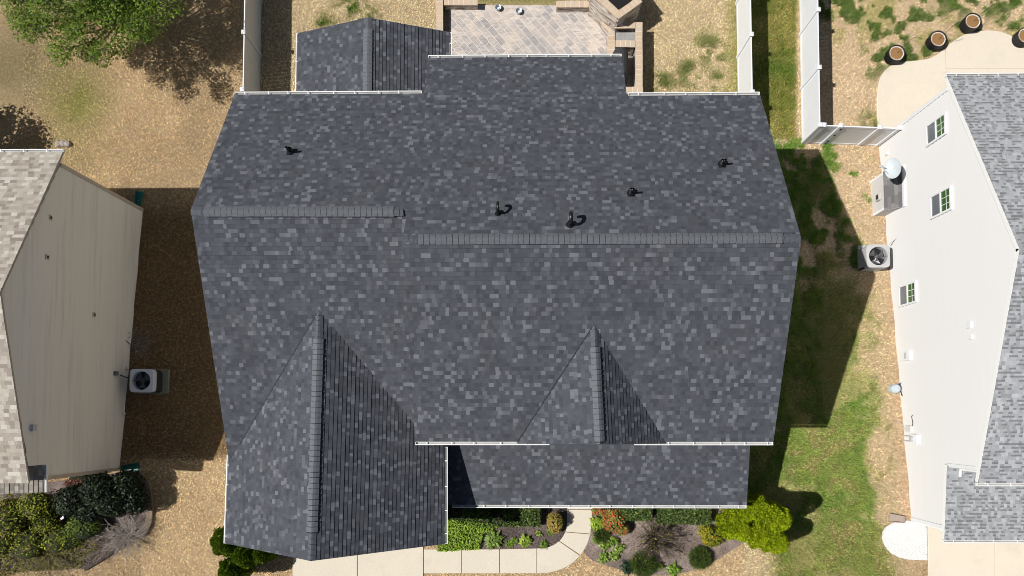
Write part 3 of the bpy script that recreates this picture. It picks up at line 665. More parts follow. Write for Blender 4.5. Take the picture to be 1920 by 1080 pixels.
# ================================================================== AC units
def rrect(cx, cy, s, r, seg=5):
    out = []
    for qx, qy, a0 in ((1, 1, 0), (-1, 1, 90), (-1, -1, 180), (1, -1, 270)):
        for k in range(seg+1):
            a = math.radians(a0+90*k/seg); out.append((cx+qx*(s/2-r)+r*math.cos(a), cy+qy*(s/2-r)+r*math.sin(a)))
    return out
def ac_unit(cx, cy, zb, s, h, label, topmat, sidemat, bladmat, rz, spokes):
    t = thing('air_conditioner', (cx, cy, zb), label, 'air conditioner', 'outdoor air conditioner units beside the houses')
    b = MB(); b.prism([(x, y, zb) for x, y in rrect(cx, cy, s*.92, .08)], (0, 0, h-.3)); part('housing', b, plain('coil_black', (.03, .03, .035), .6), t)
    lo = MB()
    for k in range(11):
        f = (k-5)/5*(s*.92/2-.09)
        for ax in (0, 1):
            for sg in (-1, 1):
                c = (cx+sg*(s*.46+.012), cy+f, zb+h/2-.03) if ax == 0 else (cx+f, cy+sg*(s*.46+.012), zb+h/2-.03)
                lo.box(c, (.022, .052, h-.12) if ax == 0 else (.052, .022, h-.12))
    part('louvre', lo, sidemat, t)
    cr = MB(); cr.prism([(x, y, zb+h-.299) for x, y in rrect(cx, cy, s*.93, .08)], (0, 0, .02)); part('fan_deck', cr, DARKMETAL, t)
    top = MB(); n = 56; R = s*.40; out = []; inn = []
    for k in range(n):
        a = 2*math.pi*k/n; c_, s_ = math.cos(a), math.sin(a); q = (abs(c_)**7+abs(s_)**7)**(-1/7)
        out.append((cx+s/2*q*c_, cy+s/2*q*s_)); inn.append((cx+R*c_, cy+R*s_))
    z0, z1 = zb+h-.28, zb+h
    vs = [(x, y, z1) for x, y in out]+[(x, y, z1+.012) for x, y in inn]+[(x, y, z0) for x, y in out]+[(x, y, z0+.02) for x, y in inn]
    top.add(vs, [(i, (i+1) % n, n+(i+1) % n, n+i) for i in range(n)]+[(2*n+i, 2*n+(i+1) % n, (i+1) % n, i) for i in range(n)]+[(n+i, n+(i+1) % n, 3*n+(i+1) % n, 3*n+i) for i in range(n)])
    part('top_panel', top, topmat, t)
    for k in range(3):
        a = rz+k*2*math.pi/3; f = MB(); vs = []
        for r, wdt, tilt in ((.07, .35, .02), (.18, .55, .04), (R*.93, .62, .05)):
            vs += [(cx+r*math.cos(a-wdt), cy+r*math.sin(a-wdt), zb+h-.14-tilt), (cx+r*math.cos(a+wdt), cy+r*math.sin(a+wdt), zb+h-.14+tilt)]
        f.add(vs, [(0, 2, 3, 1), (2, 4, 5, 3)]); part('fan_blade', f, bladmat, t)
    hb = MB(); hb.lathe([(.09, 0), (.09, .08), (.05, .10), (0, .10)], (cx, cy, zb+h-.17), 16); part('hub', hb, bladmat, t)
    gd_ = MB()
    for k in range(spokes):
        a = math.pi*k/spokes*2; gd_.tube([(cx, cy, zb+h-.02), (cx+R*math.cos(a), cy+R*math.sin(a), zb+h-.0)], .008, 5)
    for r in (.12, .2, R*.8): gd_.tube([(cx+r*math.cos(2*math.pi*k/28), cy+r*math.sin(2*math.pi*k/28), zb+h-.012) for k in range(29)], .005, 4)
    part('fan_guard', gd_, plain('guard_wire', (.05, .05, .055), .5), t)
    return t
def slab(name, label, cat, cx, cy, sx, sy, z0, z1, mat, group=None, rz=0):
    b = MB(); b.box((cx, cy, (z0+z1)/2), (sx, sy, z1-z0), rz); return bevel(tag(part(name, b, mat), label, cat, group), .015)
a1 = W(1651, 478, .75); zb1 = gz(a1.y)+.10
ac_unit(a1.x, a1.y, zb1, .95, .80, 'pale grey air conditioner half in sun beside the white house', plain('ac_light_grey', (.44, .44, .44), .4), plain('ac_slats_white', (.60, .61, .63), .4), plain('blade_grey', (.20, .20, .21), .25, .6), 2.4, 3)
q0_ = G(1607, 461, .1); q1_ = G(1657, 506, .1)
slab('concrete_pad', 'grey concrete pad under the half sunlit air conditioner', 'concrete pad', (q0_.x+15.35)/2, (q0_.y+q1_.y)/2, 15.35-q0_.x, q0_.y-q1_.y, zb1-.45, zb1-.002, PADM, 'pads under the air conditioners')
a2 = W(269, 714, .95); zb2 = gz(a2.y)+.10
ac_unit(a2.x, a2.y, zb2, .94, .80, 'blue grey air conditioner in full shade beside the tan house', plain('ac_blue_grey', (.62, .66, .74), .4), plain('ac_slats_dark', (.035, .037, .04), .6), plain('blade_dark', (.10, .12, .15), .4), .5, 6)
slab('concrete_pad', 'moss edged concrete pad under the shaded air conditioner', 'concrete pad', a2.x+.10, a2.y, 1.16, 1.02, zb2-.4, zb2-.002, plain('mossy_concrete', (.24, .24, .19), .9, var=.3), 'pads under the air conditioners')
hs = MB(); p = AX(219, 702, XL); hs.tube([(XL+.1, p.y-.02, p.z-.05), (XL+.3, p.y-.12, p.z-.2), (XL+.55, p.y-.02, p.z-.3), (a2.x-.4, a2.y+.15, zb2+.5)], .022, 7); tag(part('refrigerant_line', hs, DARKMETAL), 'black insulated hose from the wall box to the shaded air conditioner', 'hose')
hs = MB(); p = G(246, 640); hs.tube([(p.x, p.y, p.z+.4), (p.x+.12, p.y-.2, p.z+.15), (p.x+.16, p.y-.6, p.z+.05), (p.x+.08, p.y-.95, p.z+.04)], .018, 6); tag(part('garden_hose', hs, plain('olive_hose', (.10, .10, .05), .6)), 'olive hose hanging down the tan wall to the shaded ground', 'hose')
TEAL = plain('teal_plastic', (.01, .14, .115), .4, var=.1)
def splash(pxy, rz, L, wd, mat, label):
    p = G(*pxy); t = MB(); z = p.z+.03; d = Vector((math.cos(rz), math.sin(rz), 0)); s = Vector((-d.y, d.x, 0))
    A = [p+d*(-L/2)+s*(-wd*.4), p+d*(L/2)+s*(-wd/2), p+d*(L/2)+s*(wd/2), p+d*(-L/2)+s*(wd*.4)]
    for v in A: v.z = z
    t.prism(A, (0, 0, .02))
    for i, j in ((0, 1), (2, 3), (3, 0)): t.bar(A[i]+Vector((0, 0, .06)), A[j]+Vector((0, 0, .06)), .03, .10)
    return tag(part('splash_block', t, mat), label, 'splash block', 'gutter splash blocks')
splash((262, 373), math.radians(85), .62, .30, TEAL, 'teal plastic splash block at the rear corner of the tan house')
splash((247, 877), math.radians(8), .68, .32, TEAL, 'teal plastic splash block at the front corner of the tan house')
splash((1680, 972), math.radians(172), .55, .30, plain('brown_concrete', (.36, .29, .25), .9), 'brown concrete splash block beside the white gravel')
rk = MB(); p = G(121, 272)
for k in range(3):
    rk.lathe([(0, .16), (.13, .12), (.17, .03), (.15, -.05)], p+Vector((-.22+k*.2, random.uniform(-.1, .1), .02)), 7)
tag(part('stone', rk, plain('garden_stone', (.33, .29, .25), .9, var=.25, bump=.02)), 'small heap of rough stones behind the tan house corner', 'stones')

# ================================================================== FENCES
def fence(label, A, B, post_at, h=1.78, mat=VINYL):
    """privacy fence from A to B (ground points); posts at given fractions of the run"""
    A, B = Vector(A), Vector(B); t = thing('fence', A, label, 'fence'); d = (B-A).normalized(); d2 = Vector((d.x, d.y, 0)).normalized(); ang = math.atan2(d2.y, d2.x); L = (B-A).length; z = Vector((0, 0, 1))
    ps = sorted(post_at); 
    for i in range(len(ps)-1):
        a, b = A+d*ps[i], A+d*ps[i+1]
        pn = MB(); nb = max(1, int(round((ps[i+1]-ps[i]-.12)/.16)))
        for k in range(nb):
            q0 = a+d*(.06+(ps[i+1]-ps[i]-.12)*k/nb); q1 = a+d*(.06+(ps[i+1]-ps[i]-.12)*(k+1)/nb)
            m_ = (q0+q1)/2; pn.box(m_+z*(h/2), ((q1-q0).length-.006, .024 if k % 2 else .026, h-.16), ang)
        po = part('panel', pn, mat, t)
        for zz in (.10, h-.06):
            rl = MB(); rl.bar(a+d*.055+z*zz, b-d*.055+z*zz, .045, .13); part('rail', rl, mat, po)
    for s in ps:
        p = A+d*s; pm = MB(); pm.box(p+z*((h+.06)/2-.1), (.125, .125, h+.26), ang); o = part('post', pm, mat, t)
        c = MB(); q = p+z*(h+.06+.002); c.add([q+Matrix.Rotation(ang, 3, 'Z') @ Vector((x*.085, y*.085, zz)) for zz, sc in ((0, 1), (.03, 1)) for x, y in ((-1, -1), (1, -1), (1, 1), (-1, 1))]+[q+z*.07], [(3, 2, 1, 0), (0, 1, 5, 4), (1, 2, 6, 5), (2, 3, 7, 6), (3, 0, 4, 7), (4, 5, 8), (5, 6, 8), (6, 7, 8), (7, 4, 8)]); part('post_cap', c, mat, o)
    return t
def fpost(px, py, A, d):   # run length of a post top seen at (px, py)
    p = W(px, py, -.9+1.85); return (p.y-A.y)/d.y
FA = G(1503.5, 268); FB = Vector((G(1500, 0).x+.02, 25.5, -.9)); dF = (FB-FA).normalized()
s1, s2 = fpost(1536, 126, FA, dF), fpost(1534, 18, FA, dF)
st = s2-s1
fence('white vinyl privacy fence right of the green grass alley', FA, FB, [0, s1-st*1.02, s1, s2, s2+st, s2+2*st] if s1-st*1.02 > .6 else [0, s1, s2, s2+st, s2+2*st])
GA = Vector((G(1381, 90).x+.03, 10.3, gz(10.3))); GB = Vector((GA.x+.0, 25.5, -.9)); GA.z = -.9
gs_ = W(1407, 64, .95).y-GA.y
fence('white vinyl privacy fence between the back yard and the green grass alley', GA, GB, sorted([0]+[gs_+st*k for k in range(-2, 4) if 0.5 < gs_+st*k < 15]))
HA = Vector((G(490, 90).x-.03, 10.6, -.9)); HB = Vector((HA.x, 25.5, -.9))
hs_ = W(460, 60, .95).y-HA.y
fence('white vinyl privacy fence left of the rear porch, its shaded side showing', HA, HB, sorted([0]+[hs_+st*k for k in range(-2, 4) if 0.5 < hs_+st*k < 15]))
RA = FA+Vector((.13, 0, 0)); RB = Vector((XW-.1, wb.y-.2, -.9)); RA.z = -.9
RL = (RB-RA).length
GREYV = plain('white_vinyl_gate', (.62, .62, .61), .45, var=.04)
fence('short white vinyl fence with a gate closing the gap to the white house', RA+(RB-RA).normalized()*.02, RB, [.0, RL*.22, RL*.73, RL*.98], mat=VINYL)
hm = MB(); rd = (RB-RA).normalized(); pp = RA+rd*(RL*.22+.12)
for zz in (.35, .95, 1.5): hm.box(pp+Vector((0, -.03, zz)), (.16, .03, .06))
tag(part('gate_hinge', hm, DARKMETAL), 'black hinges on the white gate beside the white house', 'hinge')

# ================================================================== PAVING
def smooth_path(pts, n=8):
    out = []; m = len(pts)
    for i in range(m-1):
        p0, p1, p2, p3 = pts[max(i-1, 0)], pts[i], pts[i+1], pts[min(i+2, m-1)]
        for k in range(n):
            t = k/n; out.append(tuple(0.5*((2*p1[j])+(-p0[j]+p2[j])*t+(2*p0[j]-5*p1[j]+4*p2[j]-p3[j])*t*t+(-p0[j]+3*p1[j]-3*p2[j]+p3[j])*t**3) for j in (0, 1)))
    return out+[pts[-1]]
def sheet(name, polys, mat, h, t=.08, bev=.012):
    mb = MB()
    for pg in polys:
        pts = [G(x, y, h) for x, y in pg]; zm = max(q.z for q in pts); pts = [W(x, y, zm) for x, y in pg]
        ar = sum(a.x*b.y-b.x*a.y for a, b in zip(pts, pts[1:]+pts[:1]))
        if ar < 0: pts = pts[::-1]
        mb.prism([p-Vector((0, 0, t)) for p in pts], (0, 0, t))
    o = part(name, mb, mat); struct(o)
    if bev: bevel(o, bev, 2)
    return o
sheet('driveway', [[(548.5, 1025), (669.4, 1010), (669.4, 1140), (548.5, 1140)], [(670.6, 1005), (793.6, 1000), (793.6, 1140), (670.6, 1140)]], CONC, .045)
J = .55
inner = smooth_path([(1063, 985), (1060, 998), (1053, 1010), (1043, 1019), (1031, 1025), (1016, 1028)], 5); outer = smooth_path([(1109, 985), (1107, 1000), (1102, 1018), (1092, 1036), (1077, 1053), (1058, 1065), (1034, 1073), (1012, 1075)], 5)
def cutpath(path, f0, f1, n=6):
    L = [0]
    for a, b in zip(path, path[1:]): L.append(L[-1]+math.dist(a, b))
    def at(f):
        s = f*L[-1]
        for i in range(len(path)-1):
            if L[i+1] >= s-1e-9:
                t = (s-L[i])/(L[i+1]-L[i]); return tuple(path[i][j]+(path[i+1][j]-path[i][j])*t for j in (0, 1))
        return path[-1]
    return [at(f0+(f1-f0)*k/n) for k in range(n+1)]
def wedge(i0, i1, o0, o1): return cutpath(inner, i0, i1)+cutpath(outer, o0, o1)[::-1]
walk = [[(794.9, 1030), (865.2, 1030), (865.2, 1075), (794.9, 1075)], [(866.2, 1030), (936.3, 1030), (936.3, 1075), (866.2, 1075)], [(937.3, 1030), (1006.2, 1028.3), (1006.2, 1075), (937.3, 1075)],
        [(1007.2, 1028.2)]+wedge(1.0, .49, 1.0, .42)[:7]+wedge(1.0, .49, 1.0, .42)[7:]+[(1007.2, 1075)],
        wedge(.475, .19, .408, .115), [(1063, 985)]+[wedge(.175, .0, .105, 0)[0]]+[wedge(.175, .0, .105, 0)[-1]]+[(1109, 985), (1110.5, 955.5), (1063.5, 955.5)], [(1063.5, 954.6), (1110.6, 954.6), (1111, 925), (1063.6, 925)]]
walk[3] = [(1007.2, 1028.2)]+cutpath(inner, 1.0, .49)+cutpath(outer, .42, 1.0)+[(1007.2, 1075)]
sheet('walkway', walk, CONC, .045)
pat = smooth_path([(1646, 240), (1645, 185), (1648, 155), (1656, 136), (1670, 123), (1690, 116), (1715, 113.5), (1740, 110), (1757, 102), (1772, 90), (1788, 77), (1808, 65), (1832, 58.5), (1858, 57), (1882, 61), (1905, 72), (1925, 90), (1935, 110)], 5)
sheet('patio', [pat+[(2120, 128), (2120, 240)]], CONC2, .06, .14)
jt = MB()
for a, b in (((1773, 92), (1774, 140)), ((1775, 128), (2000, 128))): jt.bar(G(*a, .0615), G(*b, .0615), .012, .004)
struct(part('patio_joint', jt, plain('saw_cut', (.36, .31, .25), .9)))
sheet('driveway', [[(1738.5, 935), (1864.4, 935), (1864.4, 1150), (1743, 1150)], [(1865.2, 935), (2100, 935), (2100, 1150), (1865.2, 1150)]], CONC2, .05)
sheet('paver_patio', [[(843, 9.5), (1100, 10), (1141, 60), (1196, 60), (1196, 190), (840, 190)]], PAVER, .04, .1, 0)

# stone garden walls, hearth and grill island
def cap_run(mb, uvs, A, B, wd, z0, th=.07, blk=.21, gap=.012, side=None):
    d = (B-A); L = d.length; d /= L; s = Vector((-d.y, d.x, 0)); n = max(1, int(round(L/blk)))
    for k in range(n):
        a = A+d*(L*k/n+gap/2); b = A+d*(L*(k+1)/n-gap/2); j = random.uniform(-.006, .006); dz = random.uniform(-.003, .003)
        o = len(mb.f); c = (a+b)/2+s*j; c.z = z0+th/2+dz
        mb.box(c, ((b-a).length, wd, th), math.atan2(d.y, d.x)); i = random.randint(0, 400)+.5
        for f in mb.f[o:]: uvs += [(i, 0)]*len(f)
def stone_run(parent, runs, h, wd, cname='capstones', bname='stone_face', zb=-.9):
    body = MB(); mort = MB(); cap = MB(); uvs = []
    for i, (a, b) in enumerate(runs):
        A = W(*a, zb+h); B = W(*b, zb+h); d = (B-A).normalized(); m = (A+B)/2; L = (B-A).length; ang = math.atan2(d.y, d.x)
        body.box((m.x, m.y, zb+(h-.09)/2-.05+.001*i), (L-.03-.004*i, wd-.05-.003*i, h+.01), ang)
        mort.box((m.x, m.y, zb+h-.045+.0011*i), (L-.012-.003*i, wd-.014-.003*i, .075), ang)
        cap_run(cap, uvs, A, B, wd, zb+h-.07)
    part(bname, body, LEDGE, parent); part('mortar', mort, MORTAR, parent)
    o = mesh_obj(cname, cap.v, cap.f, CAPST, parent, uvs=uvs); bevel(o, .008); return o
p = G(824, 30); t = thing('seat_wall', (p.x, p.y, -.9), 'low stone seat wall with tan capstones at the left corner of the paver patio', 'seat wall')
stone_run(t, [((824.5, -60), (824.5, 74)), ((832, 3), (896, 3))], .45, .29)
p = G(1075, 8); t = thing('seat_wall', (p.x, p.y, -.9), 'short low stone seat wall at the top right of the paver patio beside the fireplace', 'seat wall')
stone_run(t, [((1043, 7.5), (1104, 7.5))], .45, .29)
p = G(1160, 0); t = thing('outdoor_fireplace', (p.x, p.y, -.9), 'corner stone outdoor fireplace with a black open top and raised hearth', 'fireplace')
stone_run(t, [((1108, 3), (1152, 62))], .48, .36, 'hearth_capstones', 'hearth_stone')
stone_run(t, [((1112, -16), (1162, 29)), ((1156, 30), (1201, -2)), ((1108, -26), (1150, -70)), ((1201, -5), (1160, -60))], 1.55, .30)
hm = MB(); q = [W(x, y, .55) for x, y in ((1118, -26), (1160, 24), (1196, -4), (1152, -66))]; hm.prism([(v.x, v.y, .42) for v in q][::-1], (0, 0, .10)); part('flue_fill', hm, plain('flue_dark', (.012, .011, .011), .9), t)  # black slab plugs the flue so its hollow reads dark
# ledge between the hearth and the chimney
lg = MB(); q = [W(x, y, .0) for x, y in ((1113, -2), (1122, -8), (1158, 33), (1152, 48))]; lg.prism([(v.x, v.y, -.9) for v in q][::-1], (0, 0, .75)); part('stone_shelf', lg, plain('pale_rubble', (.50, .44, .40), .9, var=.5, scale=18, bump=.05), t)
fb = MB(); c = W(1123, 12, .0); fb.box((c.x, c.y, -.10), (.24, .28, .12), .6); part('fire_opening', fb, DARKMETAL, t)
for k in range(5):
    c = W(1133+k*3.6, 20+k*6, -.1); b = MB(); b.tube([c+Vector((-.12, -.05, 0)), c+Vector((.1, .08, .06))], .022, 6); part('log', b, BARK, t)
p = G(1180, 110); t = thing('grill_island', (p.x, p.y, -.9), 'tan capped stone grill island forming a U around a black covered grill', 'grill island')
HI = .88
stone_run(t, [((1198, 41), (1198.5, 166)), ((1153, 46.5), (1191, 46.5)), ((1146, 58), (1147, 101)), ((1154, 81.5), (1191, 81.5)), ((1165, 169), (1206, 169))], HI, .30)
ct_ = MB(); A = W(1153.5, 61, -.9+HI-.06); B = W(1191, 75, -.9+HI-.06); ct_.box(((A.x+B.x)/2, (A.y+B.y)/2, -.9+HI-.09), (B.x-A.x-.02, A.y-B.y, .06)); part('counter_slab', ct_, plain('grey_slate', (.30, .29, .28), .5, var=.35, scale=5), t)
ct_ = MB(); A = W(1153.5, 53, -.5); B = W(1191, 61, -.5); ct_.box(((A.x+B.x)/2, (A.y+B.y)/2, -.7), (B.x-A.x, .5, .3)); part('slot_block', ct_, DARKMETAL, t)  # dark block filling the slot behind the counter slab
pl_ = MB(); c = W(1162.5, 45.5, -.9+HI+.02); pl_.box(c, (.24, .15, .02), .05); tag(bevel(part('tray', pl_, plain('pale_pink_tray', (.72, .60, .62), .5)), .006), 'small pale pink tray on the grill island capstones', 'tray')
# covered grill
gx = W(1165, 117, .2); t = thing('grill', (gx.x, gx.y, -.9), 'grill under a black fabric cover beside the house wall', 'grill')
cv = MB()
def ringz(hw, hl, z, ch): return [(gx.x+x, gx.y+y, z) for x, y in ((-hw+ch, -hl), (hw-ch, -hl), (hw, -hl+ch*1.6), (hw, hl-ch*1.6), (hw-ch, hl), (-hw+ch, hl), (-hw, hl-ch*1.6), (-hw, -hl+ch*1.6))]
rs = [ringz(.33, .74, -.55, .08), ringz(.32, .72, -.1, .08), ringz(.30, .69, .12, .12), ringz(.20, .60, .27, .12), ringz(.10, .5, .31, .06)]
vs = sum(rs, []); fs = []
for i in range(len(rs)-1):
    for k in range(8): fs.append((i*8+k, i*8+(k+1) % 8, (i+1)*8+(k+1) % 8, (i+1)*8+k))
fs.append(tuple(range(32, 40))); cv.add(vs, fs)
part('cover', cv, plain('black_cover_fabric', (.035, .035, .037), .7, var=.25, scale=4, bump=.01), t)
for px, py in ((1168, 158), (1150, 158)):
    cc = W(px, py, -.6); cc.z = -.72; wh = MB(); rw_ = Matrix.Rotation(.35, 3, 'Y') @ Matrix.Rotation(math.pi/2-.5, 3, 'X'); wh.lathe([(.09, -.03), (.14, -.03), (.155, 0), (.14, .03), (.09, .03), (.09, -.03)], cc, 18, rw_); o = part('wheel', wh, WHITE, t)
    for k in range(3):
        sp = MB(); a = k*math.pi/3; dv = rw_ @ Vector((math.cos(a), math.sin(a), 0))*.1; sp.bar(cc-dv, cc+dv, .025, .02, rw_ @ Vector((0, 0, 1))); part('spoke', sp, WHITE, o)
GALV = plain('galvanised_metal', (.42, .45, .47), .35, .7, var=.2, scale=12)
for (px, py, lb) in ((934.5, 15.5, 'round metal bowl near the grass edge of the paver patio, left of a pair'), (973, 22, 'round metal bowl standing further onto the paver patio, right of a pair')):
    p = G(px, py, .1); z = -.86; t = thing('metal_bowl', (p.x, p.y, z), lb, 'bowl', 'metal bowls on the paver patio')
    b = MB(); b.lathe([(0, .0), (.10, 0), (.125, .13), (.14, .14), (.125, .145), (.10, .04), (.0, .035)], (p.x, p.y, z), 22); part('body', b, GALV, t, True)
    b = MB(); b.lathe([(.05, .036), (.05, .07), (0, .075)], (p.x, p.y, z), 12); part('inner_cup', b, plain('pale_glass', (.55, .62, .66), .2), t)

# ================================================================== PLANTERS on the right patio edge
POT = plain('black_ribbed_plastic', (.012, .012, .014), .4, var=.3)
POTMULCH = plain('orange_brown_mulch', (.37, .20, .08), .9, var=.35, scale=22, bump=.03)
PEB = plain('white_pebbles', (.70, .66, .60), .6, var=.15, scale=20)
for i, (px, py, lb) in enumerate(((1682, 99, 'black ribbed planter with a hooked pole, nearest the white fence'), (1760, 72.5, 'black ribbed planter with a hooked pole, second from the white fence'), (1825, 39, 'black ribbed planter with a hooked pole above the patio curve'), (1924, 66, 'black ribbed planter cut off by the right edge of the photo'))):
    h = .46; c = W(px, py, -.9+h); t = thing('planter', (c.x, c.y, -.9), lb, 'planter', 'black planters along the patio')
    b = MB(); prof = [(.30, 0)]
    for k in range(5): prof += [(.325+.006*k, .02+k*.085), (.345+.004*k, .045+k*.085), (.322+.006*k, .08+k*.085)]
    prof += [(.355, h-.02), (.36, h), (.325, h), (.32, h-.06)]
    b.lathe(prof, (c.x, c.y, -.9), 30); part('pot', b, POT, t, True)
    m = MB(); m.lathe([(.322, h-.05), (.2, h-.03), (0, h-.025)], (c.x, c.y, -.9), 26); part('mulch', m, POTMULCH, t)
    s = MB(); rp_ = []; rr_ = []
    for k in range(73):
        a = 2*math.pi*k/72; r = .295+.012*math.sin(k*1.7); rp_.append((c.x+r*math.cos(a), c.y+r*math.sin(a), -.9+h-.04)); rr_.append((.030, .004, .022)[k % 3] if k % 72 else .03)
    s.tube(rp_, rr_, 6)
    part('pebble_ring', s, PEB, t)
    if i < 3:
        b = MB(); base = Vector((c.x+.02, c.y+.01, -.9+h-.05)); hp = [base, base+Vector((.02, .01, 1.0))]
        for k in range(1, 8):
            a = math.pi*k/7; hp.append(base+Vector((.02+.10*(1-math.cos(a)), .01+.05*(1-math.cos(a)), 1.0+.12*math.sin(a))))
        b.tube(hp, .0085, 6); part('hooked_pole', b, DARKMETAL, t)

# ================================================================== GROUND: one sheet, coloured by what grows where, plus some painted shade
def vnoise(x, y, sc, seed):
    r = np.random.default_rng(seed); N = 256; lat = r.random((N, N))
    X, Y = x/sc+1000, y/sc+1000; xi = np.floor(X).astype(int); yi = np.floor(Y).astype(int); fx = X-xi; fy = Y-yi
    fx = fx*fx*(3-2*fx); fy = fy*fy*(3-2*fy); a = lambda i, j: lat[(xi+i) % N, (yi+j) % N]
    return (a(0, 0)*(1-fx)+a(1, 0)*fx)*(1-fy)+(a(0, 1)*(1-fx)+a(1, 1)*fx)*fy
def fbm(x, y, sc, seed, o=4):
    s = 0; w_ = 0; a = 1.0
    for k in range(o): s = s+a*vnoise(x, y, sc/2**k, seed+k); w_ += a; a *= .55
    return s/w_
def sm(v, a, b): t = np.clip((v-a)/(b-a), 0, 1); return t*t*(3-2*t)
def blob(px, py, cx, cy, rx, ry): return np.clip(1.25-np.sqrt(((px-cx)/rx)**2+((py-cy)/ry)**2), 0, 1)
TANL = np.array([.64, .475, .285]); TANB = np.array([.78, .62, .39]); GREEN = np.array([.135, .20, .030]); DKGREEN = np.array([.10, .165, .032])
YG = np.array([.30, .31, .06]); SOIL = np.array([.80, .61, .40]); GREYG = np.array([.30, .265, .135]); CLAY = np.array([.70, .50, .33])
def lawn(x, y):
    """per-point (colour, blade density, green share) of the yard, in site coordinates"""
    px, py = proj(x, y, gzn(y))
    n1 = fbm(x, y, 1.6, 3); n2 = fbm(x, y, .55, 21); n3 = fbm(x, y, 4.0, 40, 3)
    jx = px+(n1-.5)*40; jy = py+(n2-.5)*30
    col = np.tile(TANB, x.shape+(1,)); dens = np.full(x.shape, .9); gr_ = np.zeros(x.shape)
    def lay(m, c): nonlocal col; m = np.clip(m, 0, 1)[..., None]; col = col*(1-m)+c*m
    left = sm(-px, -470, -455); lay(left, TANL*.92)  # left lawn's browner tan, with the vignette's darkening in the colour
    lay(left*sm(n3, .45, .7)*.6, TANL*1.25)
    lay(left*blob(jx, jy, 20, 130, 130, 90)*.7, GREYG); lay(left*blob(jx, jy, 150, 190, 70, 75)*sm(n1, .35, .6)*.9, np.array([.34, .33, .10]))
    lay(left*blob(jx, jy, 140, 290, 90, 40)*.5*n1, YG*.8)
    lay(left*sm(py, 360, 420)*sm(-py, -880, -840)*.8, np.array([.27, .175, .085]))  # dark brown band paints the tan house's shadow onto the lawn
    m = left*sm(px, 225, 240)*sm(-px, -330, -250)*blob(jx, jy, 265, 640, 45, 30); lay(m*.6, np.array([.36, .32, .30]))
    # back yard clumps
    g = (px > 480)*(px < 860)*np.maximum.reduce([blob(jx, jy, 652, 14, 34, 26), blob(jx, jy, 606, 38, 24, 16), blob(jx, jy, 690, 28, 22, 18)])
    n4 = fbm(x, y, .28, 88, 3); gm = g*sm(n4, .40, .50); lay(gm, GREEN); gr_ = np.maximum(gr_, gm)
    g = (px > 880)*(px < 1060)*sm(-py, -16, -2); lay(g*.7, YG); 
    b = (px > 1200)*(px < 1392)
    g = b*np.maximum.reduce([blob(jx, jy, 1325, 95, 55, 40), blob(jx, jy, 1290, 140, 40, 40), blob(jx, jy, 1350, 150, 30, 30), blob(jx, jy, 1245, 155, 30, 25)])
    gm = g*sm(.5*n2+.5*n4, .43, .53); lay(gm*.85, GREEN); gr_ = np.maximum(gr_, gm)
    lay(b*sm(px, 1345, 1385)*.75, YG)
    # alley between the fences
    al = sm(px, 1392, 1400)*(px < 1510)*(py < 285); gm = al*(.25+.75*sm(.5*n1+.5*fbm(x, y, .3, 91, 3), .38, .6)); lay(al, np.array([.36, .31, .10])); lay(gm*.8, np.array([.17, .215, .035])); lay(al*blob(jx, jy, 1460, 125, 80, 28), GREEN*.9); lay(al*sm(px, 1489, 1497), SOIL); gr_ = np.maximum(gr_, gm*.7)
    # sandy yard right
    rr = (px >= 1510)*(py < 262)*1.0; lay(rr, SOIL*.98); dens = np.where(rr > 0, .40, dens)
    lay(rr*sm(n1, .50, .64)*.55, YG*1.15)
    gm = rr*np.maximum(sm(.6*n2+.4*n4, .535, .585)*.95*sm(n3, .34, .46), sm(-py, -60, -5)*sm(px, 1700, 1800)*sm(n2, .4, .5)); lay(gm, DKGREEN*1.15); gr_ = np.maximum(gr_, gm)
    # side yard right
    wall = 1655+(py-264)*.0685
    sd_ = (px > 1392)*(py >= 262)*1.0; lay(sd_, np.array([.37, .35, .125])); n4 = fbm(x, y, .28, 88, 3); gm = sd_*sm(.45*n1+.3*n2+.5*n4, .46, .70)
    top = sd_*sm(-py, -560, -500); lay(top, SOIL*.92); dens = np.where(top > .5, .5, dens)
    gm = np.maximum(gm*(1-top), top*np.maximum(sm(n2, .54, .62), sm(-px, -1600, -1560)*sm(n2, .44, .54))); 
    dry = sm(px-wall+(n2-.5)*80+(n1-.5)*110+(n4-.5)*60, -70, -22)*sd_; gm = gm*(1-dry*.92)
    lay(gm, np.array([.165, .285, .048])); lay(gm*sm(n4, .52, .60)*.45, np.array([.40, .40, .12])); lay(sd_*sm(n1, .56, .66)*.6, np.array([.55, .47, .22])); gr_ = np.maximum(gr_, gm)
    lay(dry*.8, SOIL*.9); dens = np.where(dry > .5, .4, dens)
    lay(sd_*sm(px-wall+(n2-.5)*26, -20, -4)*.8, CLAY*1.02)
    # lower right corner fades back to tan
    fr = sd_*sm(py, 985, 1035)*sm(-px, -1470, -1425); lay(fr, TANB*1.0); gr_ = gr_*(1-fr)
    lay(sd_*(1-fr)*sm(py, 950, 1010)*.25, np.array([.38, .32, .12]))
    fl_ = (px < 1395)*(py > 860)*(px > 265); lay(fl_*1.0, TANL*1.16)
    k = blob(jx, jy, 1300, 1085, 40, 14)*0; lay(k, YG)
    col = col*(.89+.22*fbm(x, y, .9, 70, 3))[..., None]
    return col, dens, gr_
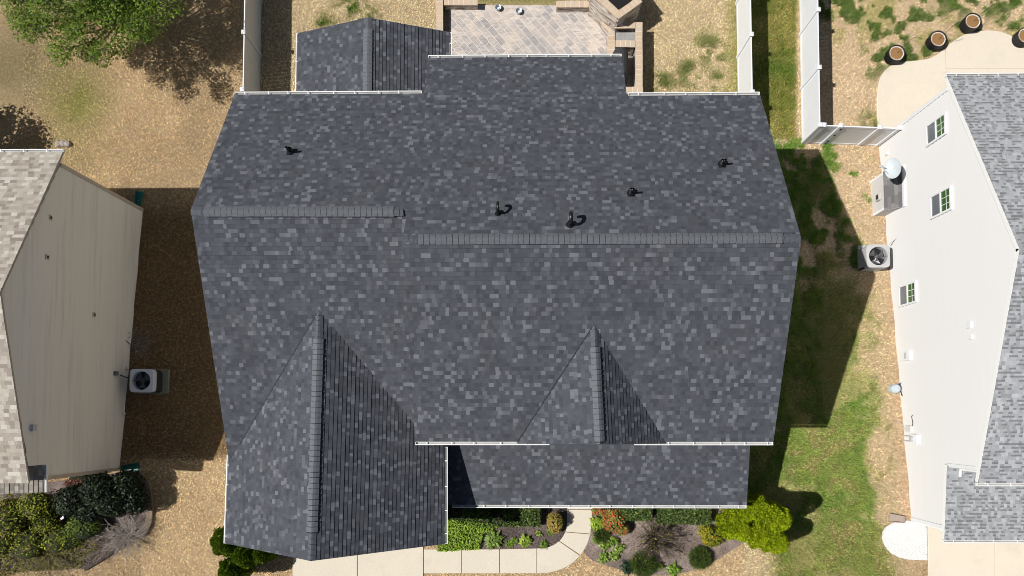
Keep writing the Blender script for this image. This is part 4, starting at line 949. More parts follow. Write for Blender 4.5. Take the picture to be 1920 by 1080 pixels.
def grid_ground():
    xs = np.concatenate([np.linspace(-120, -25, 12)[:-1], np.arange(-25, 25.01, .16), np.linspace(25, 120, 12)[1:]])
    ys = np.concatenate([np.linspace(-110, -9, 12)[:-1], np.arange(-9, 22.01, .16), np.linspace(22, 120, 12)[1:]])
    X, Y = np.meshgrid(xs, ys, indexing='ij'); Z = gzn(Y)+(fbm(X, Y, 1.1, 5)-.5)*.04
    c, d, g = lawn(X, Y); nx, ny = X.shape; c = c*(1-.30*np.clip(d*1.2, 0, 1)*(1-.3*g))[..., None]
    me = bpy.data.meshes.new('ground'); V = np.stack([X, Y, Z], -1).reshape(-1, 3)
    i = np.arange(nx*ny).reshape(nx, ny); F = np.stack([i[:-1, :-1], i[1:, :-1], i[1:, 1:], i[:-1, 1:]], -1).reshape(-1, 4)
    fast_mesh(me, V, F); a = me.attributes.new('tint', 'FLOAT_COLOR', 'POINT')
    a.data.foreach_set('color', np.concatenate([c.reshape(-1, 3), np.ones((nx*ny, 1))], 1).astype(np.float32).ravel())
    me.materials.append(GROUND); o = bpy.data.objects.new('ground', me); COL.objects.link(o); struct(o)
def fast_mesh(me, V, F):
    n = F.shape[1]; me.vertices.add(len(V)); me.vertices.foreach_set('co', V.astype(np.float32).ravel())
    me.loops.add(F.size); me.loops.foreach_set('vertex_index', F.astype(np.int32).ravel())
    me.polygons.add(len(F)); me.polygons.foreach_set('loop_start', (np.arange(len(F))*n).astype(np.int32)); me.polygons.foreach_set('loop_total', np.full(len(F), n, np.int32))
    me.update(calc_edges=True); me.validate()
def cloud_obj(name, V, F, C, mat, parent=None):
    me = bpy.data.meshes.new(name); o0 = np.array(off(parent)); fast_mesh(me, V-o0, F)
    a = me.attributes.new('tint', 'FLOAT_COLOR', 'FACE'); a.data.foreach_set('color', np.concatenate([np.clip(C, 0, 1), np.ones((len(C), 1))], 1).astype(np.float32).ravel())
    me.materials.append(mat); o = bpy.data.objects.new(name, me); COL.objects.link(o); o.parent = parent; return o
grid_ground()

BEDS = {}
def inpoly(px, py, poly):
    r = np.zeros(px.shape, bool); n = len(poly)
    for i in range(n):
        (x0, y0), (x1, y1) = poly[i], poly[(i+1) % n]
        if y0 == y1: continue
        c = ((y0 > py) != (y1 > py)) & (px < (x1-x0)*(py-y0)/(y1-y0)+x0); r ^= c
    return r
BEDR = [(1111, 925), (1110, 985), (1105, 1010), (1094, 1036), (1112, 1052), (1150, 1064), (1185, 1075), (1240, 1079), (1290, 1072), (1330, 1058), (1365, 1036), (1400, 1014), (1432, 1000), (1428, 978), (1400, 966), (1385, 950), (1385, 925)]
BEDM = [(838, 925), (1063, 925), (1063, 985), (1060, 998), (1053, 1010), (1043, 1019), (1031, 1025), (1016, 1028), (838, 1030)]
BEDL = [(86, 905), (180, 893), (230, 884), (258, 886), (274, 905), (281, 940), (281, 975), (268, 1003), (236, 1022), (160, 1066), (40, 1072), (-60, 1072), (-60, 930)]
GRAV = smooth_path([(1737, 984), (1715, 978), (1690, 977), (1668, 984), (1656, 996), (1655, 1012), (1664, 1030), (1682, 1043), (1705, 1049), (1739, 1050)], 4)
def bed(name, poly, mat, h):
    pts = [G(x, y, h) for x, y in poly]; zm = max(q.z for q in pts); pts = [W(x, y, zm) for x, y in poly]
    ar = sum(a.x*b.y-b.x*a.y for a, b in zip(pts, pts[1:]+pts[:1]))
    if ar < 0: pts = pts[::-1]
    mb = MB(); mb.prism([p-Vector((0, 0, .1)) for p in pts], (0, 0, .1)); return struct(part(name, mb, mat))
bed('mulch_bed', BEDM, MULCH, .03); bed('mulch_bed', BEDR, MULCHLIGHT, .03); bed('planting_bed', BEDL, MULCH, .03)
bed('gravel_bed', GRAV+[(1738, 1000)], plain('white_gravel_base', (.62, .61, .59), .9, var=.2, scale=30, bump=.02), .03)

def blades(n, x0, x1, y0, y1, tuft=False):
    x = rng.uniform(x0, x1, n); y = rng.uniform(y0, y1, n); c, d, g = lawn(x, y); px, py = proj(x, y, gzn(y))
    keep = (g > .35+.4*rng.random(n)) if tuft else rng.random(n) < d*(.55+.45*g)+g*.4
    for poly in (BEDR, BEDM, BEDL, GRAV+[(1738, 1000)], [(547, 1010), (796, 1010), (796, 1140), (547, 1140)], [(790, 1028), (1020, 1027), (1110, 940), (1111, 985), (1075, 1060), (1030, 1076), (790, 1076)], pat+[(2120, 128), (2120, 240)], [(1737, 990), (2200, 990), (2200, 1200), (1741, 1200)], [(816, -80), (1108, -80), (1210, -80), (1210, 190), (816, 190)]):
        keep &= ~inpoly(px, py, poly)
    keep &= ~((x > XW-.02) & (y > -4.2) & (y < 12)); keep &= ~((x < XL) & (y < LHY1) & (y > LHY0))
    keep &= ~((x > rL.x+.4) & (x < rR.x-.4) & (y > 0) & (y < 10.7)); keep &= ~((x > x0_+.1) & (x < x1_-.1) & (y > yf) & (y < 0))
    x, y, c, g = x[keep], y[keep], c[keep], g[keep]; m = len(x); z = gzn(y)+.0
    k = 2; x = np.repeat(x, k)+rng.normal(0, .02, m*k); y = np.repeat(y, k)+rng.normal(0, .02, m*k); z = np.repeat(z, k); c = np.repeat(c, k, 0); g = np.repeat(g, k)
    M = m*k; a = rng.uniform(0, 2*np.pi, M); h = rng.uniform(.02, .08, M)*(1+1.2*g); ln = rng.uniform(.04, .095, M)*(1+.4*g); wd = rng.uniform(.008, .020, M)
    dx, dy = np.cos(a), np.sin(a)
    p0 = np.stack([x-dy*wd, y+dx*wd, z], -1); p1 = np.stack([x+dy*wd, y-dx*wd, z], -1); p2 = np.stack([x+dx*ln, y+dy*ln, z+h], -1)
    V = np.stack([p0, p1, p2], 1).reshape(-1, 3); F = np.arange(3*M).reshape(-1, 3)
    C = c*rng.uniform(.55, 1.6, (M, 1))*(1+rng.normal(0, .06, (M, 3)))
    return V, F, C
x0_, x1_ = wE.x+.3, eE_.x-.3
V, F, C = blades(460000, -22, 22, -7.6, 19.2)
V2, F2, C2 = blades(700000, 3.5, 22, -7.6, 19.2, True); F = np.concatenate([F, F2+len(V)]); V = np.concatenate([V, V2]); C = np.concatenate([C, C2])
struct(cloud_obj('grass', V, F, C, BLADE), 'stuff')

def scatter_stones(name, poly, n, r0, r1, mat, h):
    pxs = [p[0] for p in poly]; pys = [p[1] for p in poly]; vs = []; fs = []
    base = np.array([[1, 0, 0], [-.4, .9, 0], [-.5, -.85, 0], [.1, .05, .8]]); k = 0
    while k < n:
        px, py = random.uniform(min(pxs), max(pxs)), random.uniform(min(pys), max(pys))
        if not inpoly(np.array([px]), np.array([py]), poly)[0]: continue
        p = G(px, py, h); r = random.uniform(r0, r1); a = random.uniform(0, 6.28); ca, sa = math.cos(a), math.sin(a); o = len(vs)
        for b in base: vs.append((p.x+r*(b[0]*ca-b[1]*sa), p.y+r*(b[0]*sa+b[1]*ca), p.z+r*b[2]*random.uniform(.5, 1)))
        fs += [(o, o+1, o+3), (o+1, o+2, o+3), (o+2, o, o+3)]; k += 1
    return struct(mesh_obj(name, vs, fs, mat), 'stuff')
scatter_stones('white_gravel', GRAV+[(1738, 1000)], 5200, .015, .04, plain('white_gravel', (.68, .675, .66), .8, var=.25, scale=60), .03)
scatter_stones('mulch_chips', BEDM, 4200, .012, .045, plain('mulch_chip', (.10, .075, .065), .95, var=.7, scale=40), .028)
scatter_stones('leaf_litter', BEDR, 5200, .015, .05, plain('dry_leaf_chip', (.22, .17, .145), .95, var=.6, scale=40), .028)
scatter_stones('leaf_litter', BEDL, 4200, .015, .05, plain('brown_leaf_chip', (.13, .095, .07), .95, var=.7, scale=40), .028)

# ================================================================== PLANTS
def leaf_quads(P, Nrm, size, asp=.55, flat=.0):
    m = len(P); r = rng.normal(size=(m, 3)); t = np.cross(Nrm, r); t /= np.linalg.norm(t, axis=1, keepdims=True)+1e-9; b = np.cross(Nrm, t)
    s = size[:, None]; a = t*s; c = b*s*asp
    V = np.stack([P-a, P+c*.9-a*.1, P+a, P-c*.9-a*.1], 1).reshape(-1, 3); return V, np.arange(4*m).reshape(-1, 4)
def cols(m, c0, c1, mix=None, hl=None, hp=.0):
    t = rng.random((m, 1)) if mix is None else mix[:, None]; C = np.array(c0)*(1-t)+np.array(c1)*t; C = C*rng.uniform(.75, 1.25, (m, 1))
    if hl is not None: k = rng.random(m) < hp; C[k] = np.array(hl)*rng.uniform(.8, 1.2, (k.sum(), 1))
    return C
def shell(m, c, r, lo=.62, up=True, seed=None):
    d = rng.normal(size=(m, 3)); d /= np.linalg.norm(d, axis=1, keepdims=True)
    if up: d[:, 2] = np.where(d[:, 2] < -.35, -d[:, 2], d[:, 2])
    k = rng.uniform(lo, 1.0, (m, 1))**.6; P = np.array(c)+d*k*np.array(r); return P, d
def tilt(d, amt): n = d+rng.normal(size=d.shape)*amt; return n/np.linalg.norm(n, axis=1, keepdims=True)
def core(parent, c, r, s=.8):
    mb = MB(); prof = [(math.cos(a)*1.0, math.sin(a)) for a in np.linspace(-1.2, 1.5, 9)]
    mb.lathe([(p*r[0]*s, q*r[2]*s) for p, q in prof], c, 14); 
    return mb
def shrub(name, label, cat, blobs, n, size, c0, c1, mat=LEAF, group=None, lo=.62, tl=.7, hl=None, hp=0, asp=.55, stem=True, coremat=COREM):
    b0 = blobs[0]; base = Vector((b0[0][0], b0[0][1], gz(b0[0][1]))); t = thing(name, base, label, cat, group)
    tot = sum(r[0]*r[1]+r[0]*r[2] for c, r in blobs); Vs, Fs, Cs = [], [], []; o = 0
    for c, r in blobs:
        m = max(20, int(n*(r[0]*r[1]+r[0]*r[2])/tot)); P, d = shell(m, c, r, lo)
        ok = P[:, 2] > gzn(P[:, 1])+.02; P, d = P[ok], d[ok]; m = len(P)
        if m == 0: continue
        V, F = leaf_quads(P, tilt(d+np.array([0, 0, .35]), tl), rng.uniform(size*.6, size*1.3, m), asp); Vs.append(V); Fs.append(F+o); o += len(V)
        cl = fbm(P[:, 0]+P[:, 2], P[:, 1], .4, 9, 2); Cs.append(cols(m, c0, c1, np.clip(cl*1.6-.3+rng.normal(0, .15, m), 0, 1), hl, hp))
    cloud_obj('foliage', np.concatenate(Vs), np.concatenate(Fs), np.concatenate(Cs), mat, t)
    cm = MB()
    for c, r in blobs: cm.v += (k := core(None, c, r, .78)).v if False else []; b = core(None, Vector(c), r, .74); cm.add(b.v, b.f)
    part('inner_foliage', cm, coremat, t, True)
    if stem:
        s = MB(); c, r = blobs[0]; s.tube([base-up*.05, Vector(c)], [.05, .02], 7); part('stem', s, BARK, t)
    return t
def gp3(px, py, h): p = G(px, py, h); return (p.x, p.y, p.z)

# box hedges along the porch
def hedge(label, x0, y0, x1, y1, h, n=2600):
    a, b = G(x0, y0, h), G(x1, y1, h); zb = gz(a.y); lx, ly = abs(b.x-a.x), abs(b.y-a.y); cx, cy = (a.x+b.x)/2, (a.y+b.y)/2
    t = thing('hedge', (cx, cy, zb), label, 'hedge', 'clipped hedges in front of the porch')
    P = np.stack([rng.uniform(-lx/2, lx/2, n), rng.uniform(-ly/2, ly/2, n), rng.uniform(.05, h, n)], -1); d = np.zeros((n, 3)); s = rng.random(n)
    top = s < .5; P[top, 2] = h+rng.uniform(-.10, .03, top.sum()); d[top] = (0, 0, 1)
    for q, (ax, sg, L) in enumerate(((0, 1, lx/2), (0, -1, lx/2), (1, 1, ly/2), (1, -1, ly/2))):
        k = (s >= .5+.125*q) & (s < .625+.125*q); P[k, ax] = sg*(L+rng.uniform(-.09, .03, k.sum())); d[k, ax] = sg
    bul = (fbm(P[:, 0]+cx, P[:, 1]+cy, .5, 12, 2)-.5)*.14; P += d*bul[:, None]; P += np.array([cx, cy, zb])
    V, F = leaf_quads(P, tilt(d+np.array([0, 0, .25]), .75), rng.uniform(.03, .07, n), .6)
    cloud_obj('foliage', V, F, cols(n, (.028, .055, .012), (.11, .165, .038), None, (.22, .28, .07), .14), LEAF, t)
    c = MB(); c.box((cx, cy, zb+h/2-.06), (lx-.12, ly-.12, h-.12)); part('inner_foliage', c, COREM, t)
hedge('clipped green hedge left of the concrete walk', 945, 945, 1013, 988, .75)
hedge('shorter clipped green hedge right of the red shrub', 1161, 945, 1224, 977, .8)
hedge('longest clipped green hedge before the golden conifers', 1235, 945, 1335, 984, .8, 3600)
hedge('clipped hedge in the shade between front wing and porch', 868, 945, 918, 974, .45, 1800)

# conifers with upright sprays
def conifer(label, top, h, r, c0, c1, group, n=7000, cat='conifer', name='arborvitae', r2=None):
    tp = G(top[0], top[1], h); base = Vector((tp.x, tp.y, gz(tp.y))); t = thing(name, base, label, cat, group)
    z = np.where(rng.random(n) < .3, rng.uniform(.78, 1.0, n), rng.beta(1.5, 1.1, n))*h; f = z/h; prof = np.where(f < .55, .78+.4*f, 1.0*np.sqrt(np.clip(1-((f-.55)/.45)**2, 0.0, 1))); a = rng.uniform(0, 2*np.pi, n)
    lump = 1+.22*(vnoise(a*1.2+base.x, z, .45, 17)-.5)*2; R = r*prof*lump*rng.uniform(.80, 1.04, n)
    d = np.stack([np.cos(a), np.sin(a), .35+f*.9], -1); P = np.stack([base.x+R*np.cos(a), base.y+R*np.sin(a), base.z+z], -1)
    d /= np.linalg.norm(d, axis=1, keepdims=True); u = np.stack([np.cos(a)*.35, np.sin(a)*.35, np.ones(n)], -1)+rng.normal(0, .3, (n, 3)); u /= np.linalg.norm(u, axis=1, keepdims=True)
    s = np.cross(tilt(d, .5), u); s /= np.linalg.norm(s, axis=1, keepdims=True); L = rng.uniform(.045, .10, n)[:, None]; wd = L*.45
    V = np.stack([P-u*L*.5, P+s*wd, P+u*L*.75, P-s*wd], 1).reshape(-1, 3)
    cloud_obj('foliage', V, np.arange(4*n).reshape(-1, 4), cols(n, c0, c1, np.clip(rng.normal(.5, .3, n), 0, 1)), NEEDLE, t)
    c = MB(); c.lathe([(r*.6, .1), (r*.74, h*.3), (r*.78, h*.52), (r*.62, h*.72), (.02, h*.86)], base, 14); part('inner_foliage', c, plain('conifer_inner', tuple(x*.6 for x in c0), .95, var=.3), t, True)
    s = MB(); s.tube([base-up*.05, base+up*h*.5], [.06, .03], 7); part('trunk', s, BARK, t)
GOLD0, GOLD1 = (.17, .26, .008), (.50, .58, .014)
for (tp, h, r, lb) in (((1408, 960), 2.4, .50, 'golden conifer tucked against the porch gutter, beside the longest hedge'), ((1437, 957), 2.6, .38, 'slim golden conifer behind the others near the house corner'), ((1474, 979), 3.6, .50, 'golden conifer standing farthest right, nearest the shaded lawn'), ((1392, 993), 2.2, .52, 'broad golden conifer at the left front of its cluster'), ((1432, 1008), 2.5, .50, 'golden conifer in the middle of the front row of its cluster'), ((1467, 1021), 2.9, .48, 'golden conifer at the lower right front of its cluster')):
    conifer(lb, tp, h, r, GOLD0, GOLD1, 'golden conifers at the house corner')
GR0, GR1 = (.055, .10, .008), (.22, .33, .022)
for (tp, h, r, lb) in (((408, 1022), 2.6, .58, 'dark green conifer leftmost beside the front wing'), ((446, 1046), 2.5, .50, 'dark green conifer at the middle of its cluster under the wing corner'), ((478, 1040), 2.2, .45, 'dark green conifer half under the front wing eave'), ((420, 1078), 2.3, .52, 'dark green conifer cut by the bottom edge left of the driveway')):
    conifer(lb, tp, h, r, GR0, GR1, 'dark green conifers beside the front wing', 6000)

# small plants in the beds
def rosette(name, label, px, py, r, h, n, c0, c1, cat='plant', group=None, wd=.022, mat=LEAF):
    p = G(px, py); a = rng.uniform(0, 2*np.pi, n); L = rng.uniform(.5, 1.0, n)*r; hh = rng.uniform(.45, 1.0, n)*h; wdt = wd*rng.uniform(.7, 1.3, n)
    d = np.stack([np.cos(a), np.sin(a), np.zeros(n)], -1); s = np.stack([-np.sin(a), np.cos(a), np.zeros(n)], -1); o = np.array([p.x, p.y, p.z+.03])+rng.normal(0, r*.12, (n, 3))*np.array([1, 1, 0])
    m_ = o+d*(L*.5)[:, None]; m_[:, 2] += hh; e = o+d*L[:, None]; e[:, 2] += hh*.55
    V = np.stack([o-s*wdt[:, None]*.6, o+s*wdt[:, None]*.6, m_+s*wdt[:, None], m_-s*wdt[:, None], e], 1).reshape(-1, 3)
    F4 = np.stack([np.arange(n)*5+k for k in (0, 1, 2, 3)], -1); F3 = np.stack([np.arange(n)*5+k for k in (3, 2, 4, 4)], -1)
    me_faces = [tuple(f) for f in F4]+[tuple(f[:3]) for f in F3]
    me = bpy.data.meshes.new(name); me.from_pydata([tuple(v-np.array(p)) for v in V], [], me_faces)
    C = cols(n, c0, c1); at = me.attributes.new('tint', 'FLOAT_COLOR', 'FACE'); at.data.foreach_set('color', np.concatenate([np.concatenate([C, C]), np.ones((2*n, 1))], 1).astype(np.float32).ravel())
    me.materials.append(mat); ob = bpy.data.objects.new(name, me); COL.objects.link(ob); ob.location = p
    return tag(ob, label, cat, group)
LIME0, LIME1 = (.20, .30, .03), (.42, .52, .09)
G0, G1 = (.09, .16, .02), (.22, .32, .05)
DK0, DK1 = (.03, .055, .012), (.09, .14, .03)
rosette('lime_plant', 'bright lime plant alone in dark mulch above the walk', 985, 1013, .30, .22, 90, LIME0, LIME1, wd=.045)
rosette('leafy_plant', 'pale green leafy plant at the right end of the ground cover', 926, 1010, .42, .25, 130, G0, (.34, .45, .12), wd=.04)
rosette('leafy_plant', 'small low green plant left of the lime plant', 955, 1020, .2, .1, 60, G0, G1, wd=.02)
rosette('leafy_plant', 'thin grey green plant beside the lime plant on its left', 964, 1013, .2, .12, 50, G0, G1, wd=.018)
rosette('leafy_plant', 'grassy green tuft where the walk begins to curve', 1020, 1020, .22, .14, 80, G0, G1, wd=.02)
rosette('leafy_plant', 'small green sprout below the bronze shrub', 1031, 997, .18, .12, 40, G0, G1, wd=.025)
rosette('lime_plant', 'bright lime plant against the right edge of the walk', 1119, 981, .36, .25, 120, LIME0, (.38, .50, .06), wd=.035)
rosette('leafy_plant', 'fine bright green tuft below the lime plant, right of the walk', 1118, 1011, .24, .16, 80, G0, G1, wd=.02)
for (x, y, lb) in ((1133, 1021, 'green strap leaved daylily nearest the dark mound plant'), (1149, 1013, 'green strap leaved daylily right of the dark mound plant'), (1131, 1044, 'pale green daylily near the walk curve, left of a pair'), (1151, 1042, 'pale green daylily near the walk curve, right of a pair'), (1160, 1026, 'darker green daylily between the daylilies and the bare bush')):
    rosette('daylily', lb, x, y, .30, .22, 46, (.13, .22, .03), (.34, .46, .09), 'daylily', 'daylilies in the right bed', wd=.028)
rosette('daylily', 'green daylily between the two dark grass mounds', 1261, 1067, .34, .22, 70, G0, (.25, .42, .05), 'daylily', 'daylilies in the right bed', wd=.03)
rosette('leafy_plant', 'small bright green plant on the right flank of the larger dark mound', 1235, 1060, .2, .3, 40, G0, G1, wd=.03)
rosette('leafy_plant', 'dark blue green leafy clump left of the larger dark mound', 1176, 1062, .34, .28, 90, (.012, .03, .015), (.04, .08, .04), wd=.04)
rosette('leafy_plant', 'yellow green weed in front of the clipped hedge left of the walk', 1010, 1000, .18, .1, 30, G0, LIME1, wd=.025)
def mound(label, px, py, r, h, n):
    p = G(px, py, h*.4); c = (p.x, p.y, gz(p.y)+h*.25)
    t = thing('ornamental_grass', (p.x, p.y, gz(p.y)), label, 'ornamental grass', 'dark mounds of ornamental grass'); d = rng.normal(size=(n, 3)); d[:, 2] = np.abs(d[:, 2])*.8+.1; d /= np.linalg.norm(d, axis=1, keepdims=True)
    P = np.array(c)+d*np.array([r, r, h*.75])*rng.uniform(.5, .9, (n, 1)); u = d+rng.normal(0, .45, (n, 3)); u /= np.linalg.norm(u, axis=1, keepdims=True); s = np.cross(u, rng.normal(size=(n, 3))); s /= np.linalg.norm(s, axis=1, keepdims=True)
    L = rng.uniform(.10, .24, n)[:, None]; V = np.stack([P-u*L*.4-s*.012, P-u*L*.4+s*.012, P+u*L*.7], 1).reshape(-1, 3)
    cloud_obj('foliage', V, np.arange(3*n).reshape(-1, 3), cols(n, (.028, .052, .010), (.12, .17, .035)), NEEDLE, t)
    b = core(None, Vector(c), (r, r, h*.75), .62); part('inner_foliage', b, COREM, t, True)
mound('larger dark green grass mound at the front of the right bed', 1206, 1058, .58, .75, 2600)
mound('smaller round dark green grass mound near the golden conifers', 1312, 1046, .50, .65, 2200)
mound('small dark feathery mound right of the walk under the red shrub', 1128, 1003, .34, .4, 1100)
RED0, RED1 = (.42, .035, .015), (.62, .12, .05)
shrub('red_shrub', 'shrub with red and green leaves right of the concrete walk', 'shrub', [(gp3(1150, 975, .55), (.50, .48, .45)), (gp3(1128, 958, .4), (.42, .22, .3)), (gp3(1165, 990, .35), (.32, .3, .3))], 1500, .055, (.12, .17, .035), (.30, .34, .07), hl=RED1, hp=.34)
shrub('bronze_shrub', 'small bronze and yellow green shrub left of the walk in mulch', 'shrub', [(gp3(1040, 977, .5), (.34, .36, .38)), (gp3(1040, 990, .3), (.26, .22, .25))], 700, .05, (.20, .20, .04), (.42, .33, .08), hl=(.45, .20, .06), hp=.15)
shrub('yellow_shrub', 'low yellow and green shrub between the bare bush and golden conifers', 'shrub', [(gp3(1335, 1008, .3), (.48, .38, .32)), (gp3(1322, 994, .25), (.32, .28, .25))], 1000, .045, (.12, .17, .015), (.36, .36, .03), hl=(.50, .33, .02), hp=.2)
# bright leafy ground cover by the front wing: nobody could count it
def cover(name, poly, n, size, c0, c1, h0, h1, mat=LEAF):
    xs = [p[0] for p in poly]; ys = [p[1] for p in poly]; px = rng.uniform(min(xs), max(xs), n*2); py = rng.uniform(min(ys), max(ys), n*2); ok = inpoly(px, py, poly); px, py = px[ok][:n], py[ok][:n]; m = len(px)
    P = np.array([tuple(G(a, b, random.uniform(h0, h1))) for a, b in zip(px, py)]); V, F = leaf_quads(P, tilt(np.tile([0, 0, 1.0], (m, 1)), .55), rng.uniform(size*.6, size*1.3, m), .55)
    return struct(cloud_obj(name, V, F, cols(m, c0, c1), mat), 'stuff')
cover('ground_cover', [(820, 970), (868, 976), (940, 985), (905, 1002), (900, 1030), (820, 1034)], 3000, .055, (.13, .22, .02), (.33, .46, .06), .05, .25)
cover('ground_cover', [(835, 940), (945, 940), (945, 988), (905, 990), (865, 982), (835, 974)], 1600, .05, (.02, .045, .012), (.07, .12, .03), .05, .3)  # leaves coloured dark to paint the front wing's shadow on this patch
cover('ground_cover', [(-40, 1005), (120, 1000), (190, 1020), (150, 1064), (60, 1072), (-40, 1090)], 2800, .05, (.10, .10, .02), (.24, .22, .05), .04, .35)
cover('dry_leaves', [(150, 985), (260, 985), (275, 1000), (235, 1024), (165, 1062)], 1600, .04, (.12, .09, .075), (.34, .28, .25), .03, .15)

# bare bush: dark arching branches with a few yellow leaves
def twig_bush(name, label, px, py, r, h, n, mat, leaves=0, lc=((.2, .22, .02), (.4, .4, .05)), rr=.014, spread=1.0, fwd=(0, 0)):
    b = G(px, py); t = thing(name, b, label, 'shrub'); mb = MB(); tips = []
    for k in range(n):
        a = random.uniform(0, 6.28); L = random.uniform(.55, 1)*r; dv = Vector((math.cos(a)*spread+fwd[0], math.sin(a)*spread+fwd[1], 0)); p = b+Vector((random.uniform(-.12, .12), random.uniform(-.12, .12), .0)); pts = [p]; hh = random.uniform(.35, 1)*h
        for q in (.33, .66, 1.0):
            pts.append(p+dv*L*q+Vector((random.uniform(-.09, .09), random.uniform(-.09, .09), hh*math.sin(q*2.1)))); 
        mb.tube(pts, [rr, rr*.8, rr*.55, rr*.25], 5); tips += pts[1:]
        for _ in range(3):
            i = random.randint(1, 2); q = pts[i]; e = q+Vector((random.uniform(-.3, .3), random.uniform(-.3, .3), random.uniform(-.02, .18))); mb.tube([q, (q+e)/2+Vector((0, 0, .03)), e], [rr*.5, rr*.4, rr*.2], 4); tips.append(e)
    part('branches', mb, mat, t)
    if leaves:
        P = np.array([tuple(random.choice(tips)) for _ in range(leaves)])+rng.normal(0, .06, (leaves, 3)); V, F = leaf_quads(P, tilt(np.tile([0, 0, 1.0], (leaves, 1)), .8), rng.uniform(.025, .05, leaves)); cloud_obj('foliage', V, F, cols(leaves, *lc), LEAF, t)
    return t
twig_bush('bare_bush', 'nearly bare dark branched bush in the middle of the right bed', 1228, 1010, 1.15, .9, 95, plain('dark_bark', (.075, .055, .045), .9, var=.3), 420, rr=.017, lc=((.10, .09, .03), (.34, .33, .05)))
twig_bush('dead_bush', 'dead grey twig bush inside the stone edging by the tan house', 248, 1000, 1.15, .8, 90, DEADWOOD, 0, rr=.012)
twig_bush('dead_bush', 'flattened brown dead brush at the lower corner of the left planting bed', 203, 1018, 1.0, .4, 70, plain('brown_twigs', (.20, .155, .13), .9, var=.4), 0, rr=.012)

# left planting bed
shrub('holly_shrub', 'large dark glossy shrub at the front corner of the tan house', 'shrub', [(gp3(190, 918, 1.2), (.75, .7, .8)), (gp3(240, 908, .9), (.6, .6, .7)), (gp3(215, 940, 1.0), (.75, .6, .75)), (gp3(255, 940, .8), (.5, .55, .6)), (gp3(140, 940, .9), (.8, .65, .65)), (gp3(170, 955, .8), (.6, .5, .6))], 8500, .06, (.006, .011, .006), (.020, .032, .012), GLOSSLEAF, lo=.62, hl=(.07, .11, .05), hp=.07)
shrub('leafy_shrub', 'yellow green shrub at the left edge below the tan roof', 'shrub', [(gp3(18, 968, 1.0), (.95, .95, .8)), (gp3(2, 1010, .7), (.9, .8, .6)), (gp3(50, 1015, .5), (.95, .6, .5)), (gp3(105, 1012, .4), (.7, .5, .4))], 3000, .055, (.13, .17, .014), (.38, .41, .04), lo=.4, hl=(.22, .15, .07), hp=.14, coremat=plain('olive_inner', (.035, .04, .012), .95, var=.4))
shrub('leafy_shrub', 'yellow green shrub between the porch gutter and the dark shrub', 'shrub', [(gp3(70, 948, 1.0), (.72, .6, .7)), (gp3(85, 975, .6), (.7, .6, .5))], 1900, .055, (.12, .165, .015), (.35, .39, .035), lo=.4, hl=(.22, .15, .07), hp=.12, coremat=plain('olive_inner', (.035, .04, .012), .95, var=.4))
shrub('leafy_shrub', 'low mid green shrub in front of the dark glossy shrub', 'shrub', [(gp3(158, 985, .5), (.75, .45, .42)), (gp3(125, 1005, .35), (.7, .5, .35))], 1400, .05, (.06, .10, .012), (.18, .24, .03), lo=.5)
shrub('red_shrub', 'dark red leaved shrub along the front wall of the tan house', 'shrub', [(gp3(150, 905, .5), (.62, .25, .35))], 700, .045, (.10, .045, .03), (.22, .09, .06), lo=.6)
cl = MB(); p = G(116, 972, .9); cl.box(p, (.11, .08, .012), .5); cl.box(p+Vector((.05, .04, .01)), (.05, .09, .01), .2); tag(part('white_scrap', cl, plain('white_paper', (.75, .74, .72), .7)), 'small white scrap caught in the shrubs of the left bed', 'scrap')
ed = smooth_path([(262, 889), (274, 903), (281, 925), (283.5, 950), (282, 975), (275, 993), (266, 1003)], 4)
eb = MB(); n_ = 26
for k in range(n_):
    x, y = ed[int(k*(len(ed)-1)/(n_-1))]; nx_, ny_ = ed[min(int(k*(len(ed)-1)/(n_-1))+1, len(ed)-1)]; p = G(x, y, .0); q = G(nx_, ny_, 0); a = math.atan2(q.y-p.y, q.x-p.x)
    eb.box(p+Vector((0, 0, .06)), (.15, .26, .16+random.uniform(-.02, .02)), a+random.uniform(-.1, .1))
tag(bevel(part('garden_edging', eb, plain('weathered_edging', (.22, .165, .12), .9, var=.4, scale=9, bump=.02)), .02), 'curved brick edging around the planting bed by the tan house', 'edging')
tb_ = MB(); tb_.bar(G(160, 1068, .06), G(237, 1021, .06), .1, .14); tag(bevel(part('timber_edging', tb_, plain('dark_timber', (.05, .04, .033), .9, var=.3)), .012), 'dark timber edging along the lower side of the left planting bed', 'edging')

twig_bush('brushwood', 'loose brown branches sprawling below the yellow green shrubs of the left bed', 95, 1035, 1.5, .6, 90, plain('olive_twigs', (.20, .165, .095), .9, var=.4), 700, lc=((.09, .09, .02), (.27, .26, .05)), rr=.011)
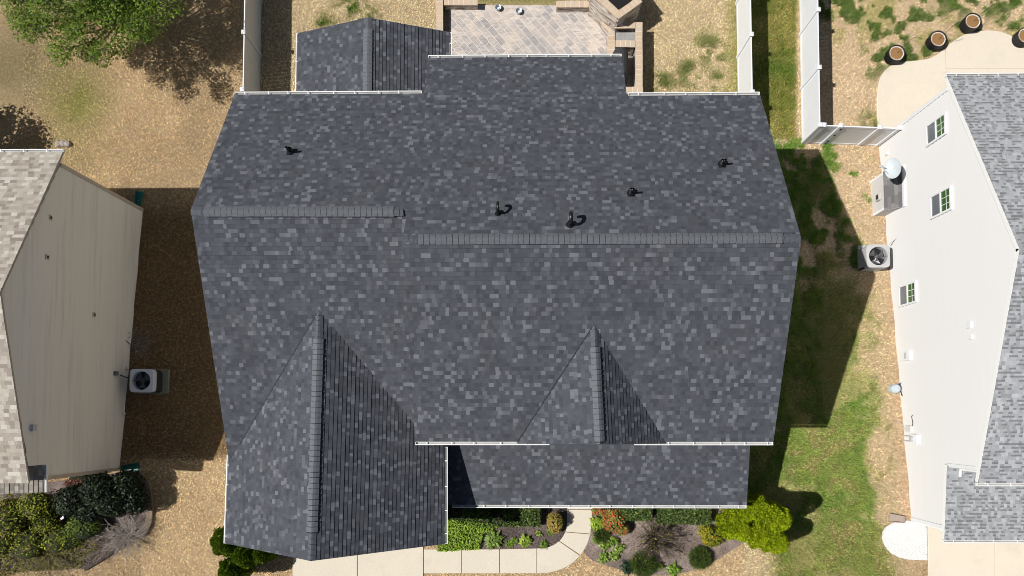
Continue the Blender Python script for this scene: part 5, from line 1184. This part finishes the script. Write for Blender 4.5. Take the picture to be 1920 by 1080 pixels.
# broadleaf tree at the upper left: trunk, limbs, leaf clumps
def tree(label, px, py, hc, rx, ry, rz, nclump, nleaf, c0, c1, seed, size=.075, gap=.35, name='tree'):
    random.seed(seed); C = G(px, py, hc); base = Vector((C.x, C.y, gz(C.y))); t = thing(name, base, label, 'tree'); tb = MB(); lim = MB(); Vs, Fs, Cs = [], [], []; o = 0
    fork = base+up*(hc*.38); tb.tube([base-up*.1, base+Vector((.03, .02, hc*.2)), fork], [.17, .13, .10], 10)
    clumps = []
    for k in range(nclump):
        for _ in range(60):
            d = Vector((random.gauss(0, 1), random.gauss(0, 1), random.gauss(0, .8))).normalized(); f = random.uniform(.35, 1)**.6
            c = C+Vector((d.x*rx*f, d.y*ry*f, d.z*rz*f))
            if all((c-q).length > .34*min(rx, ry)*.8 for q in clumps): break
        clumps.append(c); m1 = fork.lerp(c, .5)+Vector((random.uniform(-.2, .2), random.uniform(-.2, .2), -.15)); lim.tube([fork, m1, c], [.05, .03, .012], 6)
        for _ in range(4):
            e = c+Vector((random.uniform(-.6, .6), random.uniform(-.6, .6), random.uniform(-.2, .35))); lim.tube([m1.lerp(c, .6), (c+e)/2, e], [.015, .011, .005], 5)
        m = int(nleaf/nclump*random.uniform(.7, 1.3)); r = random.uniform(.42, .75); P, dd_ = shell(m, tuple(c), (r*1.15, r*1.15, r*.7), .25, False); V, F = leaf_quads(P, tilt(dd_*.4+np.array([0, 0, 1.0]), .6), rng.uniform(size*.6, size*1.3, m), .6); Vs.append(V); Fs.append(F+o); o += len(V)
        Cs.append(cols(m, c0, c1)*random.uniform(.85, 1.15))
    part('trunk', tb, BARK, t); part('limbs', lim, plain('pale_limb', (.24, .20, .16), .9, var=.3), t); cloud_obj('crown', np.concatenate(Vs), np.concatenate(Fs), np.concatenate(Cs), LEAF, t)
tree('broad green tree with gaps in its crown at the upper left corner', 165, -34, 3.7, 3.3, 3.2, 1.15, 84, 47000, (.050, .100, .010), (.20, .295, .028), 5, .05)
tree('round dense tree just outside the left edge, casting the dark shadow behind the tan house', -172, 232, 2.6, 1.5, 1.5, 1.4, 26, 5200, (.05, .08, .012), (.13, .18, .025), 9, .09)
